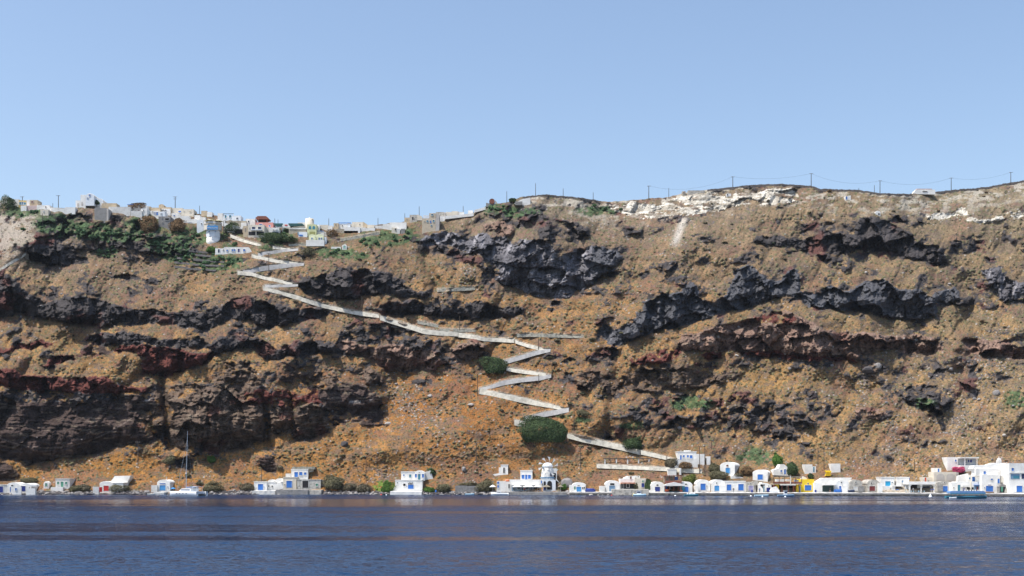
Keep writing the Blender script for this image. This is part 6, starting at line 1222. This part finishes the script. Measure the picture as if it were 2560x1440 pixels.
# catamaran
cp = water(471, 1239.5); root = empty('catamaran', cp, -.42+math.pi); sC = cp.y/FPX
tag(root, 'white sailing catamaran with a bare tall mast anchored off the left shore', 'catamaran')
Lc = 11.5
for y in (-2.5, 2.5):
    hl = hull(Lc, 1.7, 1.45, .8, 14, False, .5); hl.v = [(a, b_+y, c) for a, b_, c in hl.v]; hh = hl.build('hull', M('gel'), root, True)
    for x in (-2, -.6, .8, 2): MB().box(x, x+.5, y-.9 if y < 0 else y+.78, y-.78 if y < 0 else y+.9, .75, .95).build('porthole', M('nv'), hh)
MB().box(-5.2, 2.4, -2.4, 2.4, .75, 1.5).build('bridge_deck', M('gel'), root)
MB().box(2.4, 5.0, -1.9, 1.9, 1.2, 1.28).build('trampoline', M('gb'), root)
MB().tube((5.0, -2.6, 1.35), (5.0, 2.6, 1.35), .12).build('crossbeam', M('alu'), root)
q = MB(); pr = [(-2.6, 1.5), (2.6, 1.5), (1.3, 2.45), (-2.5, 2.6)]
cb = q.prism(pr, -2.0, 2.0).build('cabin', M('gel'), root); MB().prism([(-2.2, 1.85), (1.75, 1.85), (1.35, 2.2), (-2.2, 2.2)], -2.03, 2.03).build('window', M('nv'), cb)
MB().box(1.5, 1.75, -.8, .8, 1.9, 2.15).build('window', M('nv'), cb)
Hm = (1230-1068)*sC
MB().tube((1.0, 0, 1.5), (.35, 0, Hm), .10, .06, 10).build('mast', M('alu'), root); MB().tube((.8, 0, 2.9), (-4.2, 0, 3.0), .14, .12).build('boom', M('blc'), root)
MB().tube((.5, -1.1, Hm*.63), (.5, 1.1, Hm*.63), .05).build('spreader', M('alu'), root)
q = MB()
q.tube((5.0, 0, 1.4), (.5, 0, Hm*.86), .03)
for y in (-2.5, 2.5): q.tube((-.3, y, 1.5), (.45, 0, Hm*.86), .012)
q.build('rigging', M('alu'), root)
MB().lathe([(.05, Hm*.34), (.28, Hm*.34+.05), (.28, Hm*.34+.25), (.05, Hm*.34+.3)], 12, .95, 0).build('radar_dome', M('gel'), root, True)
q = MB(); q.box(-4.8, -2.9, -1.6, 1.6, 3.1, 3.2)
for x in (-4.7, -3.0):
    for y in (-1.5, 1.5): q.tube((x, y, 1.5), (x, y, 3.1), .05)
q.build('bimini', M('gel'), root)
def buoy(px, py, mt, r_, lab, cone=False):
    o = water(px, py); q = MB().lathe([(.1*r_, -.3), (r_, -.05), (r_*.9, .25*r_), (r_*.2 if cone else r_*.6, 1.6*r_ if cone else .8*r_), (.02, 1.8*r_ if cone else r_)], 14); b = q.build('buoy', M(mt), None, True); b.location = o; tag(b, lab, 'buoy')
buoy(432, 1238.5, 'yb', .75, 'yellow cone shaped buoy beside the catamaran bow', True); buoy(1584, 1239.5, 'yb', .5, 'small yellow cone buoy left of the fishing boat with wheelhouse', True)
buoy(1877, 1241, 'gel', .4, 'white buoy in front of the lilac door'); buoy(1906, 1242, 'gel', .35, 'white buoy at the open pale blue fishing boat'); buoy(1963, 1242.5, 'gel', .35, 'white buoy below the boat with the steering console'); buoy(1688, 1240, 'gel', .35, 'white buoy in front of the red restaurant stilts'); buoy(2326, 1242.5, 'gel', .6, 'white buoy left of the long tour boat', True); buoy(1529, 1239, 'rd', .3, 'small red buoy off the quay of the porch house'); buoy(953, 1237.5, 'rd', .35, 'small red buoy off the bright green slope'); buoy(966, 1238, 'gel', .3, 'small white buoy off the bright green slope')

# ---------------------------------------------------------------- restaurant furniture
Yf = gY(1300, 1229)-2.6
for k, (px, w, lab, mt) in enumerate([(1232, 18, 'white parasol at the left end of the restaurant platform', 'can'), (1293, 28, 'white parasol nearest the orange lifeboat on the restaurant platform', 'can'), (1321, 32, 'broad white parasol in the middle of the restaurant platform', 'can'), (1344, 22, 'greyish white parasol right of the broad one on the platform', 'gw'), (1366, 22, 'thatched parasol in front of the arcade under the windmill', 'thatch'), (1401, 14, 'thatched parasol at the right end of the restaurant platform', 'thatch')]):
    parasol(px, 1230, w, .75, mt, lab, Yf, 1.9)
parasol(433, 1229, 13, .5, 'lb', 'blue parasol beside the light blue boathouse door', None, 1.1)
q = MB(); q.tube((-.7, 0, 0), (.7, 0, 0), .36, .36, 12); o = q.build('lifeboat_canister', M('ora'), None, True); o.location = PT(1269, 1201.5, gY(1300, 1229)-.5); tag(o, 'orange canister on the wall of the long restaurant building', 'canister')
tb = MB().lathe([(.38, .70), (.38, .74)], 14).lathe([(.04, 0), (.04, .7)], 8)
def table(px, py, Y, lab, grp, m_='w'):
    root = empty('table', PT(px, py, Y)); tag(root, lab, 'table', grp); MB().lathe([(.4, .70), (.4, .75)], 14).build('table_top', M(m_), root); MB().lathe([(.22, 0), (.05, .05), (.05, .7)], 8).build('leg', M('iron'), root)
def chair(px, py, Y, rz, lab, grp, m_='w'):
    root = empty('chair', PT(px, py, Y), rz); tag(root, lab, 'chair', grp); MB().box(-.22, .22, -.22, .22, .42, .46).build('seat', M(m_), root); MB().box(-.22, .22, .19, .23, .46, .9).build('backrest', M(m_), root)
    for x in (-.19, .19):
        for y in (-.19, .19): MB().tube((x, y, 0), (x, y, .42), .02, n=5).build('leg', M('iron'), root)
for px in (1277, 1290, 1303, 1318, 1331, 1345, 1358, 1385, 1396):
    table(px, 1231, Yf-.6, 'white table on the restaurant platform under the windmill', 'restaurant platform tables'); chair(px-4.5, 1231, Yf-.6, 1.57, 'white chair on the restaurant platform under the windmill', 'restaurant platform chairs'); chair(px+4.5, 1231, Yf-.6, -1.57, 'white chair on the restaurant platform under the windmill', 'restaurant platform chairs')
Yq = gY(2296, 1232)-2.0
for px in (2272, 2290, 2304): table(px, 1233, Yq, 'white table on the quay before the blue taverna', 'taverna tables'); chair(px+5, 1233, Yq, -1.57, 'pale blue chair on the quay before the blue taverna', 'taverna chairs', 'lbp'); chair(px-5, 1233, Yq, 1.57, 'pale blue chair on the quay before the blue taverna', 'taverna chairs', 'lbp')
root = empty('parasol', PT(2427, 1229, gY(2427, 1231)-2.2)); tag(root, 'tall folded cream parasol before the room with teal door', 'parasol'); MB().lathe([(.05, 0), (.05, .5)], 8).build('pole', M('gw'), root); MB().lathe([(.22, .5), (.3, 1.4), (.22, 3.2), (.05, 3.7)], 10).build('folded_canopy', M('c'), root, True)
for k in range(6): chair(2412+k*6.5, 1231, gY(2427, 1231)-2.6, 3.1, 'white chair in the row before the room with the teal door', 'chairs in a row on the quay')
for px, lab, mt in ((1648-1, 'blue barrel on the quay beside the rubble wall', 'b'), (1090, 'blue barrel on the shore right of the two level white house', 'b'), (1880, 'dark blue bin in front of the lilac door', 'db'), (2039, 'navy crate stack beside the yellow boathouse', 'db')):
    if px == 1647: px = 1612
    b = MB().lathe([(.3, 0), (.34, .3), (.34, .7), (.3, 1.0), (.05, 1.02)], 14).build('barrel', M(mt), None); b.location = PT(px, 1232, gY(px, 1232)-1.2); tag(b, lab, 'barrel')

# ---------------------------------------------------------------- people
def person(px, py, Y, rz, shirt, trouser, lab, stride=.12, arm=.15):
    me = D.meshes.new('body'); Vt = [(0, 0, .95), (0, 0, 1.15), (0, 0, 1.40), (0, 0, 1.50), (0, -.01, 1.60), (0, -.02, 1.70), (-.19, 0, 1.38), (-.24-arm*.3, 0, 1.10), (-.24-arm*.3, -.08, .86), (.19, 0, 1.38), (.24+arm*.3, 0, 1.10), (.24+arm*.3, -.08, .86),
        (-.10, 0, .90), (-.11, -stride*.6, .48), (-.11, -stride, .06), (-.11, -stride-.16, .03), (.10, 0, .90), (.11, stride*.5, .48), (.11, stride, .06), (.11, stride-.16, .03)]
    E = [(0, 1), (1, 2), (2, 3), (3, 4), (4, 5), (2, 6), (6, 7), (7, 8), (2, 9), (9, 10), (10, 11), (0, 12), (12, 13), (13, 14), (14, 15), (0, 16), (16, 17), (17, 18), (18, 19)]
    Rr = [.15, .14, .16, .06, .10, .085, .07, .045, .035, .07, .045, .035, .095, .065, .045, .035, .095, .065, .045, .035]
    me.from_pydata(Vt, E, []); o = link('person', me); md = o.modifiers.new('s', 'SKIN'); sk = me.skin_vertices[0].data
    for k, r_ in enumerate(Rr): sk[k].radius = (r_, r_*.8)
    sk[0].use_root = True; o.modifiers.new('u', 'SUBSURF').levels = 1
    ev = o.evaluated_get(bpy.context.evaluated_depsgraph_get()); nm = D.meshes.new_from_object(ev); D.objects.remove(o)
    for m_ in ('skin', shirt, trouser, 'hair'): nm.materials.append(M(m_))
    for p_ in nm.polygons:
        c = p_.center; p_.material_index = 3 if c.z > 1.66 or (c.z > 1.58 and c.y > .03) else (0 if c.z > 1.45 or (abs(c.x) > .2 and c.z < 1.15) or c.z < .1 else (1 if c.z > .95 else 2)); p_.use_smooth = True
    o = D.objects.new('person', nm); COL.objects.link(o); o.location = PT(px, py, Y); o.rotation_euler = (0, 0, rz); tag(o, lab, 'person')
yq = lambda x: gY(x, 1232)-2.2
person(1899, 1232, yq(1899), .3, 'shb', 'shk', 'person in a blue top beside the small navy door', .1)
person(1834, 1231.5, yq(1834), 0, 'shk', 'shk', 'person in dark clothes standing between the two royal blue doors', .05)
person(2075, 1232.5, yq(2075), 1.4, 'shk', 'skin', 'person in a dark top walking before the dark green porch', .28)
person(2283, 1231.5, yq(2283)+2.4, 0, 'shw', 'shk', 'person in a pale shirt standing inside the blue taverna', .05)
person(2328, 1233, yq(2328), .6, 'shb', 'shw', 'left of two people in blue shirts beside the taverna', .1)
person(2333.5, 1233, yq(2333), -.4, 'shb', 'shw', 'right of two people in blue shirts beside the taverna', .1)
person(1737, 1231.5, yq(1737), -.8, 'shw', 'shk', 'person in a pale shirt by the boat with white fenders', .15)
person(1311, 1231, Yf+.6, 0, 'rd', 'shk', 'person in red among the restaurant platform tables', .05)
person(1350, 1231, Yf+.6, .8, 'shw', 'shb', 'person in white among the restaurant platform tables', .1)

# ---------------------------------------------------------------- the air over the caldera
hz = MB().box(-4500, 4500, -700, 2400, -260, 190); hm_, nt, p = newmat('haze_air'); nt.nodes.remove(p); pv = nt.nodes.new('ShaderNodeVolumePrincipled')
pv.inputs['Color'].default_value = (.80, .88, 1, 1); pv.inputs['Density'].default_value = .00003; pv.inputs['Anisotropy'].default_value = .2
nt.links.new(pv.outputs[0], nt.nodes['Material Output'].inputs['Volume']); o = hz.build('haze', hm_); o['kind'] = 'stuff'
